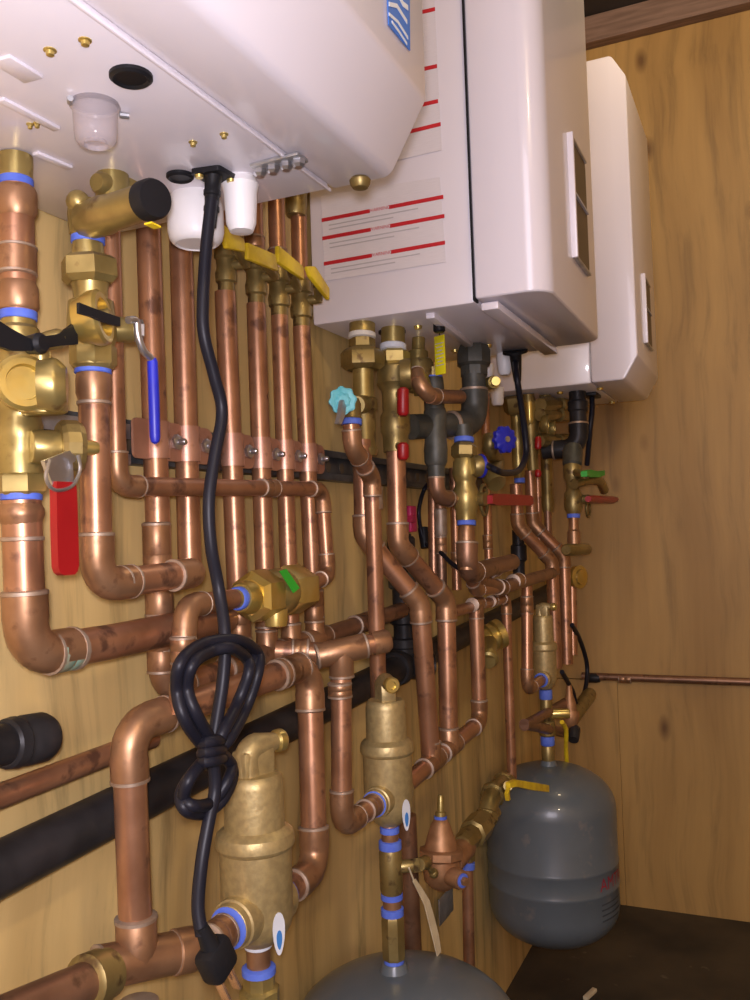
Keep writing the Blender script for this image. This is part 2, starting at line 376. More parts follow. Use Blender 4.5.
A = PZ(255, 166, ZH); B = PZ(303, 154, ZH); mid = (A+B)/2; dr = (B-A).normalized(); sd = dr.cross(EZ)
br = build('metal_bracket', MB().box(mid-EZ*.002, dr*(B-A).length/2, sd*.008, EZ*.0016, .001), GALV, H1)
for f in (-.8, -.25, .3, .8):
    build('bracket_nut', MB().lathe(mid+dr*(B-A).length/2*f-EZ*.003, -EZ, [(0, .005), (.004, .005), (.006, .003)], 6), CHR, br)
p = PZ(195, 196, ZH)
build('white_drain_cap', MB().lathe(p, -EZ, [(0, .019), (.004, .021), (.010, .0225), (.030, .0225), (.036, .021), (.039, .0185), (.040, .0165), (.039, .0155), (.039, .0005)], 32), WPL, H1)
p = PZ(240, 178, ZH)
build('white_filter_cap', MB().lathe(p, -EZ, [(0, .012), (.006, .0145), (.012, .013), (.036, .0115), (.042, .009), (.043, .001)], 24), WPL, H1)
p = PZ(360, 178, ZH); build('brass_plug', MB().lathe(p, -EZ, [(0, .007), (.002, .0085), (.005, .008), (.008, .006), (.009, .002)], 20), BRAD, H1)
# long seam rib on the underside where cover meets casing
build('seam_lip', MB().box(((.305+.637)/2, -.2465, ZH-.001), (.164, 0, 0), (0, .0012, 0), (0, 0, .0014), .0007), WHITE, H1)
# blue sticker on the front cover
def onfront(px, py, d=HD+.0007): return P(px, py, d)
st = build('blue_sticker', MB().prism([onfront(386, -25), onfront(409, -18), onfront(409.5, 51), onfront(388, 25)], (0, -.0006, 0)), LBLUE, H1F, flat=True)
for (pts, wd) in (((( 389, 4), (397, 6), (407, 22)), .0016), (((389, 14), (398, 22), (408, 38)), .0012), (((398, -6), (403, 4), (408, 8)), .002), (((392, 22), (400, 33), (407, 44)), .001)):
    q = [onfront(a, b, HD+.0015) for a, b in pts]; build('white_swirl', MB().strip(q, [EZ*wd]*3, ED*.0002), DROP, st, flat=True)

# second heater: label with red stripes on the left side, seam, lip, bezel
XL = 1.045
def side(px, py, off=.0012): return PX(px, py, XL-off)
lab = build('warning_label', MB().prism([side(321, 196), side(440, 177), side(446, 262), side(325, 281)], (-.0004, 0, 0)), LABEL, H2C, flat=True)
lab2 = build('instruction_label', MB().prism([side(318, 20), side(434, -12), side(442, 150), side(321, 178)], (-.0004, 0, 0)), LABEL, H2C, flat=True)
for par, a, b, gap in ((lab, (321.7, 220.3), (443.3, 196.7), 1), (lab, (322.4, 238.5), (444.4, 215.9), 1), (lab, (323.9, 263.9), (445, 242.5), 1),
                  (lab2, (322, 153), (440.7, 124), 0), (lab2, (321, 128), (438, 101), 0), (lab2, (320, 92), (437, 66), 0), (lab2, (319, 36), (435, 9), 0)):
    A, B = side(*a, .002), side(*b, .002)
    for f0, f1 in (((0, .41), (.57, 1)) if gap else ((0, 1),)):
        p0, p1 = A.lerp(B, f0), A.lerp(B, f1)
        build('red_stripe', MB().strip([p0, p1], [EZ*.0024]*2, (.0003, 0, 0)), STRIPE, par, flat=True)
    if gap:
        cu = bpy.data.curves.new('warning_text', 'FONT'); cu.body = 'WARNING'; cu.size = .0062; cu.align_x = 'CENTER'; cu.align_y = 'CENTER'; cu.materials.append(STRIPE)
        f_ = bpy.data.objects.new('f', cu); C.objects.link(f_); me_ = bpy.data.meshes.new_from_object(f_.evaluated_get(bpy.context.evaluated_depsgraph_get())); bpy.data.objects.remove(f_)
        o = bpy.data.objects.new('warning_text', me_); C.objects.link(o); o.parent = par
        d_ = (B-A).normalized(); mt = Matrix((d_, EZ, d_.cross(EZ))).transposed().to_4x4()
        mt.translation = A.lerp(B, .49) - Vector(par['_o']) + Vector((-.0003, 0, 0)); o.matrix_local = mt
        for k in range(2 if par is lab else 0):       # fine print between the stripes
            q0 = A.lerp(B, .06)-EZ*(.0085+.0055*k); q1 = A.lerp(B, .8-.2*k)-EZ*(.0085+.0055*k)
            build('fine_print', MB().strip([q0, q1], [EZ*.0007]*2, (.0002, 0, 0)), TEXTG, par, flat=True)
q = side(470, 299)
build('side_seam', MB().box((XL+.003, -.2375, ZH+HT/2), (.008, 0, 0), (0, .0011, 0), (0, 0, HT/2-.002)), BPL, H2, flat=True)
A = PZ(474, 309, ZH-.002); B = PZ(548, 360, ZH-.002); A.y = B.y = -.252
build('bottom_lip', MB().box(((XL+1.389)/2, -.2535, ZH-.004), (.165, 0, 0), (0, .011, 0), (0, 0, .005), .002), WHITE, H2)
def bezel(root, x0, x1, z0, z1, D_):
    zm = (z0+z1)/2; h = (z1-z0)/2; cut = .010
    out = [Vector((x0, -D_, z0)), Vector((x1-cut*.4, -D_, z0-.0)), Vector((x1, -D_, z0+cut)), Vector((x1, -D_, z1-cut)), Vector((x1-cut*.4, -D_, z1)), Vector((x0, -D_, z1))]
    fr = build('control_recess', MB().prism(out, (0, -.0035, 0)), TAN, root, flat=True)  # raised plate, its dark colour standing in for the shaded inner wall
    build('bezel_side', MB().box((x0, -D_-.003, zm), (.0035, 0, 0), (0, .005, 0), (0, 0, h+.003), .0015), WHITE, fr)
    for z in (z0, z1): build('bezel_end', MB().box(((x0+x1)/2, -D_-.003, z), ((x1-x0)/2, 0, 0), (0, .003, 0), (0, 0, .0022), .001), GALV, fr)
    build('recess_divider', MB().box(((x0+x1)/2, -D_-.003, zm+.006), ((x1-x0)/2-.003, 0, 0), (0, .0035, 0), (0, 0, .0016)), TEXTG, fr)
q0 = P(568, 150, HD); q1 = P(582, 150, HD); z_a = P(574, 258, HD).z; z_b = P(570, 140, HD).z; bezel(H2F, q0.x, q1.x, z_a, z_b, HD)
q0 = P(643, 310, .336); q1 = P(649, 310, .336); bezel(H3F, q0.x, q1.x, P(646, 344, .336).z, P(644, 280, .336).z, .336)
# things under the second and third heaters
p = PX(390, 331, 1.12)
build('black_grommet', MB().lathe(PZ(392, 331, ZH), -EZ, [(0, .019), (.003, .019), (.004, .015)], 24), BPL, H2)
build('black_knob', MB().lathe(PZ(439, 322, ZH), -EZ, [(0, .008), (.012, .008), (.014, .006)], 16), BPL, H2)
for a, b, c, e in ((430, 313, 472, 345),):
    A, B = PZ(a, b, ZH), PZ(c, e, ZH); dr = (B-A).normalized(); sd = dr.cross(EZ)
    build('pressed_rib', MB().box((A+B)/2-EZ*.003, dr*(B-A).length/2, sd*.006, EZ*.004, .0015), WHITE, H2)
for px, py, r_, h in ((504, 369, .012, .034), (488, 379, .009, .024)):
    build('white_drain_cap', MB().lathe(PZ(px, py-15, ZH), -EZ, [(0, r_), (h*.3, r_*1.05), (h*.85, r_*.9), (h, r_*.6)], 20), WPL, H2)
for px, py in ((418, 326), (455, 350), (488, 345)):
    build('screw', MB().lathe(PZ(px, py, ZH), -EZ, [(0, .006), (.004, .005)], 12), BRAY, H2)
build('cover_seam', MB().box((1.7695, -.2455, ZH+HT/2), (.0015, 0, 0), (0, .0014, 0), (0, 0, .640/2-.003)), GALV, H3, flat=True)
for px, py in ((560, 392), (600, 388), (612, 402)):
    build('screw', MB().lathe(PZ(px, py, ZH), -EZ, [(0, .007), (.004, .006)], 12), BRAY, H3)
build('white_drain_cap', MB().lathe(PZ(497, 388, ZH), -EZ, [(0, .013), (.03, .012), (.035, .009)], 20), WPL, H3)

# ------------------------------------------------------------------ strut and the row of wall risers
t = thing('strut_channel', 'dark slotted steel strut fixed level along the plywood behind the copper risers', 'strut', P(250, 448, 0))
A = P(40, 437, 0); B = P(482, 484, 0); A.y = B.y = 0; B.z = A.z = (A.z+B.z)/2
mid = (A+B)/2; hx = (B.x-A.x)/2
bd = MB().box(mid+ED*.002, EX*hx, ED*.0018, EZ*.0195, .0006)
for s in (-1, 1): bd.box(mid+ED*.010+EZ*.019*s, EX*hx, ED*.009, EZ*.0012, .0004)
ch = build('channel', bd, STRUT, t)
fl = MB()
n = int(hx*2/.05)
for s in (-1, 1): fl.box(mid+ED*.0192+EZ*.0155*s, EX*hx, ED*.0011, EZ*.0045, .0005)
build('channel_lip', fl, STRUT, t)
nh = int(2*hx/.042); slots = MB()
for k in range(nh): slots.lathe(A+EX*(.02+.042*k)+ED*.0036, ED, [(0, .0075), (.0010, .0075)], 16)
build('slot_hole', slots, TAN, t)
gp = build('bright_end', MB().box(P(88, 440, .021)+EZ*.012, EX*.055, ED*.0012, EZ*.007, .0005), GALV, t)
build('bright_end', MB().box(P(88, 440, .021)-EZ*.014, EX*.055, ED*.0012, EZ*.005, .0005), GALV, t)

DV = .046
RIS = [  # name, label, path, r
 ('copper riser behind the blue lever handle, first of the clamped row', [(143, 60), (149, 225), (158, 520), (163, 690)], .0112),
 ('copper riser, second from the left, coming down below the large white drain cap', [(176, 60), (183, 255), (190, 574)], .0112),
 ('copper riser half hidden behind the hanging black power cord, under the leftmost yellow valve', [(225, 292), (228, 420), (234, 560), (240, 652)], .0110),
 ('copper riser under the second yellow-handled valve, dropping behind the brass check valve', [(256, 304), (258, 440), (262, 560), (267, 642)], .0106),
 ('copper riser under the third yellow-handled valve, dropping behind the green tag', [(279.5, 316), (284, 440), (288, 560), (291, 634)], .0100),
 ('copper riser under the rightmost yellow valve, last of the clamped row', [(301.5, 327), (305, 440), (310, 560), (315, 628)], .0108)]
VB = []
for i, (lb, pts, r) in enumerate(RIS):
    base = P(*pts[-1], DV); top = P(*pts[0], DV)
    t = thing('copper_riser', lb, 'copper pipe', base, 'copper risers clamped to the wall strut')
    if i == 0:
        W, _ = run(t, [top, P(163, 690, DV), P(232, 668, DV)], r)
        coupling(t, P(161, 650, DV), EZ, r, 3.4); coupling(t, P(159, 590, DV), EZ, r, 4, SOLD if 0 else COPF); coupling(t, P(157, 555, DV), EZ, r, 5)
    else:
        run(t, [top, base], r)
        if i == 5: coupling(t, P(314, 606, DV), EZ, r, 3.4)
        if i in (2, 3): coupling(t, P(pts[-1][0]-1, pts[-1][1]-28, DV), EZ, r, 2.6)
    VB.append((top, base, r))
# clamps
cl = [(159, 441), (190, 445), (229, 450), (258, 453), (283, 455), (306, 458)]
CLL = ['copper pipe clamp on the strut below the blue valve handle', 'copper pipe clamp on the second riser, left of the black cord', 'copper pipe clamp just right of the black cord', 'copper pipe clamp on the riser of the second yellow valve',
       'copper pipe clamp next to last on the dark strut', 'copper pipe clamp at the right end of the row, beside bare slotted strut']
for (a, b), (tp, bs, r), lb in zip(cl, VB, CLL):
    c = P(a, b, DV); f = (c.z-bs.z)/(tp.z-bs.z); c = bs.lerp(tp, f)
    t = thing('pipe_clamp', lb, 'pipe clamp', c, 'copper pipe clamps along the strut')
    poly = []
    rr = r+.0022; 
    for k in range(15):
        an = math.pi*k/14; poly.append(c+EX*(-rr*math.cos(an))+ED*(rr*math.sin(an)))
    yb = -c.y-.0215
    out = [c-EX*(rr)-ED*yb*.2] + poly + [c+EX*rr-ED*yb*.2]
    inn = [p_ + (Vector((c.x, c.y, p_.z))-p_)*.07 for p_ in reversed(out)]
    build('band', MB().prism([p_-EZ*.017 for p_ in out+inn], EZ*.034), CLAMP, t)
    for s, ew in ((1, .0145), (-1, .012)):
        if s < 0 and lb is not CLL[0]: continue
        cc = c+EX*s*(rr+ew-.003)+ED*.0035; w2, h2 = ew, .0180
        cor = [cc+EX*w2+EZ*h2, cc-EX*w2+EZ*h2, cc-EX*w2-EZ*h2, cc+EX*w2-EZ*h2]
        build('ear', MB().prism(rounded(cor, [.010 if s > 0 else .001, .001 if s > 0 else .006, .001 if s > 0 else .006, .010 if s > 0 else .001], 6), -ED*.0025), CLAMP, t)
    bc = c+EX*(rr+.0125)+ED*.0035
    bo = build('bolt', MB().lathe(bc, ED, [(0, .0072), (.001, .0076), (.004, .0076), (.005, .0055)], 6), CHR, t)
    build('bolt_tip', MB().lathe(bc+ED*.005, ED, [(0, .0032), (.006, .0032), (.007, .0025)], 12), CHR, bo)

# yellow-handled gas cocks at the tops of four risers and the pipes above them
YV = [(226, 272, ((221, 222), (245, 239), (246, 252), (228, 248)), 'leftmost yellow-handled brass valve, partly under the small white cap'), (256, 284, ((248, 242), (276, 254), (279, 271), (249, 259)), 'second yellow-handled brass valve from the cord, handle showing its long face'),
      (279, 296, ((279, 245), (304, 266), (305, 280), (279, 262)), 'third yellow-handled brass valve, handle sloping down to the right'), (301, 307, ((308, 266), (316, 266), (330, 288), (330, 300), (311, 276)), 'rightmost yellow-handled brass valve, lowest, beside the white heater side')]
for (a, b, hq, lb), up in zip(YV, ((222, 60), (250, 60), (272, 60), (295, 60))):
    t = thing('gas_cock', lb, 'valve', P(a, b, DV), 'yellow-handled brass gas cocks')
    body = lp(t, 'body', BRAD, DV, [(a+.5, b+20, 17), (a+.5, b+12, 17), (a+.2, b+10, 21), (a, b+2, 22), (a, b-4, 19), (a-.3, b-12, 19), (a-.5, b-14, 23), (a-1, b-26, 21), (a-1, b-28, 16)])
    c = P(a, b-6, DV); st_ = c + ED*.026 + EX*.004
    rod(t, 'stem', BRAD, c, st_, .0065, r2=.005)
    hpts = [P(*q_, DV+.036) for q_ in hq]; hc = sum(hpts, Vector())/len(hpts)
    bmh = bmesh.new(); m_ = MB().prism(hpts, -ED*.006); me_ = bpy.data.meshes.new('x'); me_.from_pydata([tuple(v) for v in m_.v], [], m_.f); bmh.from_mesh(me_)
    bmesh.ops.recalc_face_normals(bmh, faces=bmh.faces); bmesh.ops.bevel(bmh, geom=bmh.edges[:], offset=.0018, segments=2, affect='EDGES', profile=.5)
    h = build('handle', MB().add_bm(bmh), YEL, t)
    build('handle_neck', MB().lathe(st_-ED*.004, hc-ED*.004-st_+ED*.004, [(0, .0055), (max((hc-st_).length-.008, .004), .0050)], 12), BRAD, t)
    t2 = thing('copper_pipe', {0: 'copper pipe rising above the leftmost yellow valve behind the white caps', 1: 'copper pipe rising above the second yellow valve to the heater edge', 2: 'copper pipe rising above the third yellow valve to the heater edge', 3: 'copper pipe with a brass adapter rising above the rightmost yellow valve'}[YV.index((a, b, hq, lb))], 'copper pipe', P(a-1, b-28, DV), 'copper pipes above the yellow valves')
    run(t2, [P(a-1, b-27, DV), P(*up, DV)], .0098)
    if a == 301:
        lp(t2, 'adapter', BRAD, DV, [(296, 216, 19), (296, 214, 21), (296, 196, 22), (296, 180, 22)])
    else: coupling(t2, P(a-1.2, b-36, DV), EZ, .0098, 2.4)

# ------------------------------------------------------------------ thin half-inch loop in front of the risers, the check valve and its tail
t = thing('copper_pipe', 'thin copper pipe running level in front of the clamped risers, looping down at right', 'copper pipe', P(118, 487, .078))
run(t, [(107, 120, .080), (117, 486, .080), (322, 489, .080), (328, 576, .086), (304, 587, .096)], .0082)
coupling(t, P(268, 488, .080), EX, .0082, 3.2)
DG = .098
t = thing('check_valve', 'brass dual check valve with big hexagons, blue tape and a green tag, held on copper', 'check valve', P(270, 596, DG))
lp(t, 'union_end', BRAY, DG, [(240, 598, 28), (243, 598, 34), (252, 597, 34), (254, 597, 28)], rot=EZ)
lp(t, 'hexagon_nut', BRAY, DG, [(249, 597, 40), (252, 597, 52), (266, 594, 52), (269, 594, 44)], 6, rot=EZ)
lp(t, 'body', BRA, DG, [(266, 594, 44), (269, 594, 48), (280, 592, 47), (284, 591, 40)], 24)
lp(t, 'hexagon_nut', BRAY, DG, [(281, 591, 42), (284, 591, 50), (300, 588, 49), (304, 588, 40)], 6, rot=EZ)
lp(t, 'end_collar', BRAY, DG, [(300, 588, 26), (307, 587, 24)])
lp(t, 'male_thread', BRAY, DG, [(232, 599, 18), (236, 599, 20), (242, 598, 20)])
lp(t, 'tape_wrap', TAPE, DG, [(236, 599, 22), (237, 599, 24), (240, 598, 24), (241, 598, 22)])
lp(t, 'relief_port', BRAY, DG+.006, [(276, 600, 24), (276, 618, 24), (276, 626, 22), (276, 627, 16)])
build('green_tag', MB().prism([P(x, y, DG+.026) for x, y in ((279, 571), (286, 569), (299, 588), (293, 593))], ED*.0008), GRN, t, flat=True)
t = thing('copper_pipe', 'copper pipe bending down from the brass check valve to behind the coiled cord', 'copper pipe', P(180, 700, DG+.01))
run(t, [(233, 599, DG), (186, 606, DG+.008), (179, 715, DG+.012)], .0092, fm=COPF)
coupling(t, P(183, 650, DG+.01), EZ, .0092, 2.2)

# ------------------------------------------------------------------ black iron gas main and the pipes low on the wall
t = thing('gas_pipe', 'long black iron pipe running low along the plywood behind the copper', 'gas pipe', P(0, 870, .03))
A = P(-60, 899, .030); B = P(470, 632, .030); B.y = A.y; B = A + (B-A)
C0 = A + Vector(((XB-.02-A.x), 0, (B.z-A.z)/(B.x-A.x)*(XB-.02-A.x)))
build('tube', MB().tube([A, C0], .0205, 22), IRON, t)
tp = P(405, 658, .030); f = (tp.x-A.x)/(C0.x-A.x); tp = A.lerp(C0, f)
mb = MB().lathe(tp-EX*.045, EX, [(0, .025), (.004, .027), (.014, .027), (.016, .024), (.074, .024), (.076, .027), (.086, .027), (.09, .025)], 22)
mb.lathe(tp, EZ, [(0, .023), (.026, .023), (.028, .026), (.04, .026), (.042, .023)], 22); build('tee', mb, IRON, t)
mb = MB().lathe(tp, ED, [(.0, .022), (.03, .022), (.032, .025), (.042, .025), (.044, .019), (.038, .017), (.038, .001)], 22); build('side_outlet', mb, IRON, t)
t = thing('gas_pipe', 'short black iron stub with coupling standing up from the gas main behind the slanted copper', 'gas pipe', tp+EZ*.042)
pz = tp+EZ*.042
build('tube', MB().tube([pz, pz+EZ*.16], .0165, 18), IRON, t)
for k in (.02, .075, .13): build('coupling', MB().lathe(pz+EZ*k, EZ, [(0, .019), (.003, .022), (.022, .022), (.026, .019)], 20), IRONG if k == .075 else IRON, t)
t = thing('capped_pipe', 'black iron pipe stub with a threaded cap, low on the plywood at the far left', 'pipe cap', P(30, 738, .045))
a0, a1 = P(-60, 757, .045), P(47, 736, .045); ax = (a1-a0).normalized(); ln = (a1-a0).length
build('tube', MB().tube([a0, a1-ax*.01], .0150, 20), IRON, t)
b1 = a1-ax*.036
build('cap', MB().lathe(b1, ax, [(-.006, .016), (-.004, .0180), (.004, .0190), (.006, .0175), (.010, .0175), (.012, .0188), (.030, .0188), (.035, .0165), (.036, .006)], 24), IRON, t)
t = thing('copper_pipe', 'bare copper pipe sloping up behind the big riser, just above the black gas main', 'copper pipe', P(60, 772, .032))
run(t, [(-60, 819, .032), (152, 738, .032)], .0095)
t = thing('copper_pipe', 'copper header along the wall joining the bottoms of the clamped risers', 'copper pipe', P(260, 655, .05))
HA, HB = P(228, 668, DV), P(402, 610, DV); HB.y = HA.y
W, Us = run(t, [HA, HB], .0115, COPB)
for i in (2, 3, 4, 5):
    bs = VB[i][1]; f = (bs.x-HA.x)/(HB.x-HA.x); q = HA.lerp(HB, f); tee(t, q, Us[0], bs-q, .0115, rb=.0105)
coupling(t, P(362, 623, DV), Us[0], .0115, 4, COPB)

# ------------------------------------------------------------------ left assembly: outlet pipe with service valve and red handle
DB = .079
t = thing('copper_pipe', 'thick copper outlet pipe at the left edge dropping to an elbow and running right', 'copper pipe', P(30, 655, DB))
run(t, [P(21, 500, DB), P(27, 656, DB), P(110, 642, DB), P(226, 617, DB)], .0138, skip=(2,))
lp(t, 'flared_adapter', COPF, DB, [(20.5, 503, 38), (21, 510, 45), (21.5, 516, 45), (22, 524, 38), (22.5, 540, 37)], )
solder_ring(t, P(22.5, 539, DB), -EZ, .0125)
coupling(t, P(62, 651, DB), U((27, 656, DB), (110, 642, DB)), .0135, 1.8, VERD, 'green_stained_collar')
t = thing('copper_pipe', 'short stout copper pipe with soldered couplings between heater and valve at the left edge', 'copper pipe', P(17, 300, DB))
lp(t, 'tube', COP, DB, [(16, 184, 33), (18.5, 318, 35)])
lp(t, 'reducer', COPF, DB, [(16, 188, 36), (16, 192, 40), (16.4, 212, 40), (16.6, 218, 34)])
lp(t, 'coupling', COPF, DB, [(16.8, 246, 35), (16.8, 247, 38), (17.2, 274, 38), (17.2, 275, 35)])
lp(t, 'adapter', COPF, DB, [(17.8, 282, 34), (18, 288, 39), (18.2, 308, 40), (18.3, 311, 36)])
for yy in (248, 274): lp(t, 'solder_joint', SOLD, DB, [(16.9, yy-2, 36), (16.9, yy-1, 39.5), (16.9, yy+1, 39.5), (16.9, yy+2, 36)])
t = thing('brass_nipple', 'brass nipple with blue tape under the heater at the left edge', 'pipe fitting', P(15.5, 180, DB))
lp(t, 'nipple', BRA, DB, [(15, 150, 34), (15, 166, 34), (15.5, 186, 31)])
ringtape(t, TAPE, 15.8, 183, DB, 34, 8)
t = thing('service_valve', 'big brass service valve at the left edge with drain port and red lever', 'valve', P(20, 495, DB))
lp(t, 'body', BRA, DB, [(18.3, 308, 32), (18.5, 326, 33), (18.6, 330, 40), (19, 348, 41), (19, 352, 36), (19.5, 372, 50), (20, 385, 55), (20, 402, 52), (20, 412, 42), (20.5, 420, 40), (20.5, 426, 44), (20.5, 440, 45), (20.8, 446, 40), (21, 456, 42), (21, 474, 42), (21, 476, 38)], 28)
lp(t, 'hexagon_end', BRA, DB, [(21, 474, 44), (21, 477, 48), (21.5, 492, 48), (21.5, 495, 42)], 6, rot=EX)
ringtape(t, TAPE, 18.5, 316, DB, 36, 9); ringtape(t, TAPE, 21.5, 497, DB, 40, 7)
c = P(20, 386, DB); fl = build('round_flange', MB().lathe(c+ED*.010+EX*.002, ED*.9+EX*.3, [(0, .019), (.008, .022), (.011, .022), (.013, .019), (.013, .014), (.010, .012)], 28), BRA, t)
h0 = P(20, 350, DB+.03)
lp(t, 'purge_body', BRA, DB+.035, [(40, 352, 20), (40, 366, 18), (41, 372, 34), (41.5, 384, 40), (42, 394, 38), (43, 402, 34), (44, 404, 33), (44.3, 405, 44), (44.5, 409, 45), (44.8, 413, 44), (45, 415, 36)], 26)
build('purge_ring', MB().lathe(P(22, 384, DB+.034), ED*.8-EX*.5, [(0, .0165), (.003, .0185), (.007, .0185), (.009, .016), (.009, .012), (.004, .011), (.004, .001)], 28), BRAY, t)
build('purge_cap', MB().lathe(P(38, 385, DB+.045), ED*.75+EX*.6, [(0, .016), (.010, .018), (.013, .017), (.018, .012), (.019, .001)], 24), BRA, t)
sc_ = build('purge_knob', MB().lathe(P(38, 343, DB+.035), EX*.5+ED*.6+EZ*.2, [(0, .006), (.014, .007), (.018, .005)], 14), BRA, t)
pts = [P(-10, 330, DB+.05), P(10, 340, DB+.05), P(28, 345, DB+.052), P(58, 340, DB+.05), P(76, 333, DB+.05)]
bl = build('black_tee_handle', MB().strip(pts, [EZ*.0085, EZ*.007, EZ*.004, EZ*.004, EZ*.008], ED*.0016), BPL, t)
build('handle_hub', MB().lathe(P(29, 345, DB+.046), ED, [(0, .006), (.010, .007), (.013, .005)], 14), BPL, bl)
# lower side stem with knurled brass nut and red lever
ax = (EX*.85+ED*.55).normalized()
c = P(52, 447, DB+.024)
rod(t, 'stem', BRA, c-ax*.014, c+ax*.01, .012)
nut = build('packing_nut', MB().lathe(c+ax*.004, ax, [(0, .017), (.003, .0195), (.012, .0195), (.016, .017), (.016, .011), (.013, .010)], 16), BRAD, t, angle=15)
build('stem_tip', MB().lathe(c+ax*.010, ax, [(0, .0055), (.018, .0055), (.022, .004)], 12), BRAY, t)
lv = [c+ax*.022, P(57, 462, DB+.045), P(62, 486, DB+.045)]
plate = build('lever_plate', MB().strip(lv, [(EX*.6-ED*.3).normalized()*.011, EX*.013, EX*.010], ED*.0016), CHR, t)
pr = [P(x, y, DB+.047) for x, y in ((63, 482), (63.5, 490), (64.5, 530), (65.5, 566), (65.8, 572), (66, 575))]
build('red_grip', MB().strip(pr, [EX*.0088, EX*.0094, EX*.0098, EX*.0096, EX*.008, EX*.005], ED*.003), RED, t)
wr = catmull([P(50, 460, DB+.05), P(46, 478, DB+.05), P(55, 490, DB+.05), P(72, 486, DB+.05), P(80, 470, DB+.05), P(78, 455, DB+.05)])
build('wire_loop', MB().tube(wr, .0013, 8), CHR, t)

# ------------------------------------------------------------------ second assembly: relief valve, union, blue-handled valve, drop
DC = .111
t = thing('relief_valve', 'brass relief valve under the first heater with a black round end cap facing right', 'valve', P(88, 242, DC))
lp(t, 'inlet', BRA, DC, [(88, 244, 30), (88, 236, 30), (87, 234, 34), (86, 214, 35), (85, 208, 33), (84, 200, 25), (84, 198, 12)])
a0, a1 = P(84, 222, DC), P(147, 201, .188); ax = (a1-a0).normalized(); ln = (a1-a0).length
build('side_body', MB().lathe(a0, ax, [(0, .010), (.006, .0135), (ln*.35, .0140), (ln*.5, .0125), (ln, .0120)], 24), BRA, t)
build('black_end_cap', MB().lathe(a1-ax*.002, ax, [(0, .0122), (.001, .0134), (.010, .0134), (.0125, .0122), (.013, .001)], 28), BPL, t)
build('elbow_boss', MB().ball(P(78, 202, DC), .0085), BRA, t)
for x0, x1, y_ in ((96, 118, 178), (113, 138, 176)): 
    a, b = P(x0, y_+4, DC+.004), P(x1, y_+10, DC+.004); build('lug', MB().lathe(a, b-a, [(0, .006), (.004, .0085), ((b-a).length, .0085), ((b-a).length+.003, .006)], 14), BRA, t)
a = P(112, 165, DC+.004); build('neck', MB().lathe(P(113, 200, DC+.004), EZ, [(0, .013), (.022, .012), (.024, .010), (.040, .009)], 18), BRA, t)
ringtape(t, TAPE, 88, 240, DC, 33, 8)
build('yellow_sticker', MB().box(a1+ax*.006-EZ*.0175, EX*.005, ED*.003, EZ*.0006), YEL, t, flat=True)
t = thing('union_fitting', 'brass union with a wide hexagonal nut between relief valve and blue-handled valve', 'pipe fitting', P(90, 300, DC))
lp(t, 'upper_tail', BRA, DC, [(88, 243, 30), (88, 256, 32), (88.5, 258, 38), (88.5, 260, 40)])
lp(t, 'union_nut', BRA, DC, [(88.5, 257, 46), (89, 261, 56), (89.5, 278, 57), (90, 284, 46)], 6, rot=EX*.4+ED)
lp(t, 'lower_tail', BRA, DC, [(90, 282, 38), (90.5, 290, 34), (91, 304, 33)])
t = thing('ball_valve', 'brass ball valve with round purge port and a blue lever hanging at its right', 'valve', P(93, 370, DC))
lp(t, 'body', BRA, DC, [(91, 300, 36), (91.2, 302, 44), (91.5, 312, 46), (92, 320, 48), (92.5, 338, 48), (93, 344, 44), (93, 348, 42), (93.5, 366, 42), (93.5, 370, 36)], 24)
lp(t, 'hexagon_end', BRA, DC, [(93, 346, 44), (93, 348, 46), (93.5, 364, 46), (93.5, 368, 40)], 8, rot=EX)
c = P(98, 318, DC+.026); ax = (ED*.92+EX*.35+EZ*.12).normalized()
build('purge_ring', MB().lathe(c-ax*.014, ax, [(0, .015), (.006, .017), (.012, .0195), (.017, .0195), (.019, .0175), (.019, .0135), (.012, .0125), (.011, .0005)], 30), BRAY, t)
build('purge_core', MB().lathe(c-ax*.004, ax, [(0, .0055), (.012, .0055), (.0135, .004)], 16), BRA, t)
st2 = [P(78, 308, DC+.046), P(90, 312, DC+.047), P(108, 319, DC+.047), P(119, 322, DC+.045)]
build('black_strap', MB().strip(st2, [EZ*.0035, EZ*.003, EZ*.0035, EZ*.003], ED*.0012), BPL, t)
c = P(113, 329, DC+.006); ax = (EX*.75+ED*.66).normalized()
rod(t, 'stem', BRA, c-ax*.012, c+ax*.015, .0095); rod(t, 'stem_nut', CHR, c+ax*.014, c+ax*.022, .0085, hexa=True)
lv = [P(128, 320, DC+.030), P(136, 321, DC+.030), P(138, 336, DC+.030), P(143, 350, DC+.030), P(151, 359, DC+.030), P(152.5, 366, DC+.030)]
build('lever_plate', MB().tube(catmull(lv, 5), .0028, 12), CHR, t)
lv = [P(152.2, 358, DC+.030), P(152.5, 362, DC+.030), P(154, 400, DC+.030), P(155, 437, DC+.030), P(155.2, 442, DC+.030), P(155.3, 444, DC+.030)]
build('blue_grip', MB().tube(lv, [.0028, .0040, .0042, .0040, .003, .001], 12), BLU, t)
ringtape(t, TAPE, 93, 370, DC, 36, 8)
t = thing('copper_pipe', 'copper pipe hanging under the blue-handled valve, turning right at an elbow', 'copper pipe', P(100, 585, DC))
W, Us = run(t, [P(93.5, 374, DC), P(97, 586, DC), P(191, 573, DC), P(186, 574, .062)], .0112)
lp(t, 'adapter', COPF, DC, [(93.5, 373, 33), (93.6, 380, 35), (93.8, 394, 35), (94, 400, 31), (94, 406, 32)])
solder_ring(t, P(94, 403, DC), EZ, .0105); solder_ring(t, P(121, 582, DC), Us[1], .0108)

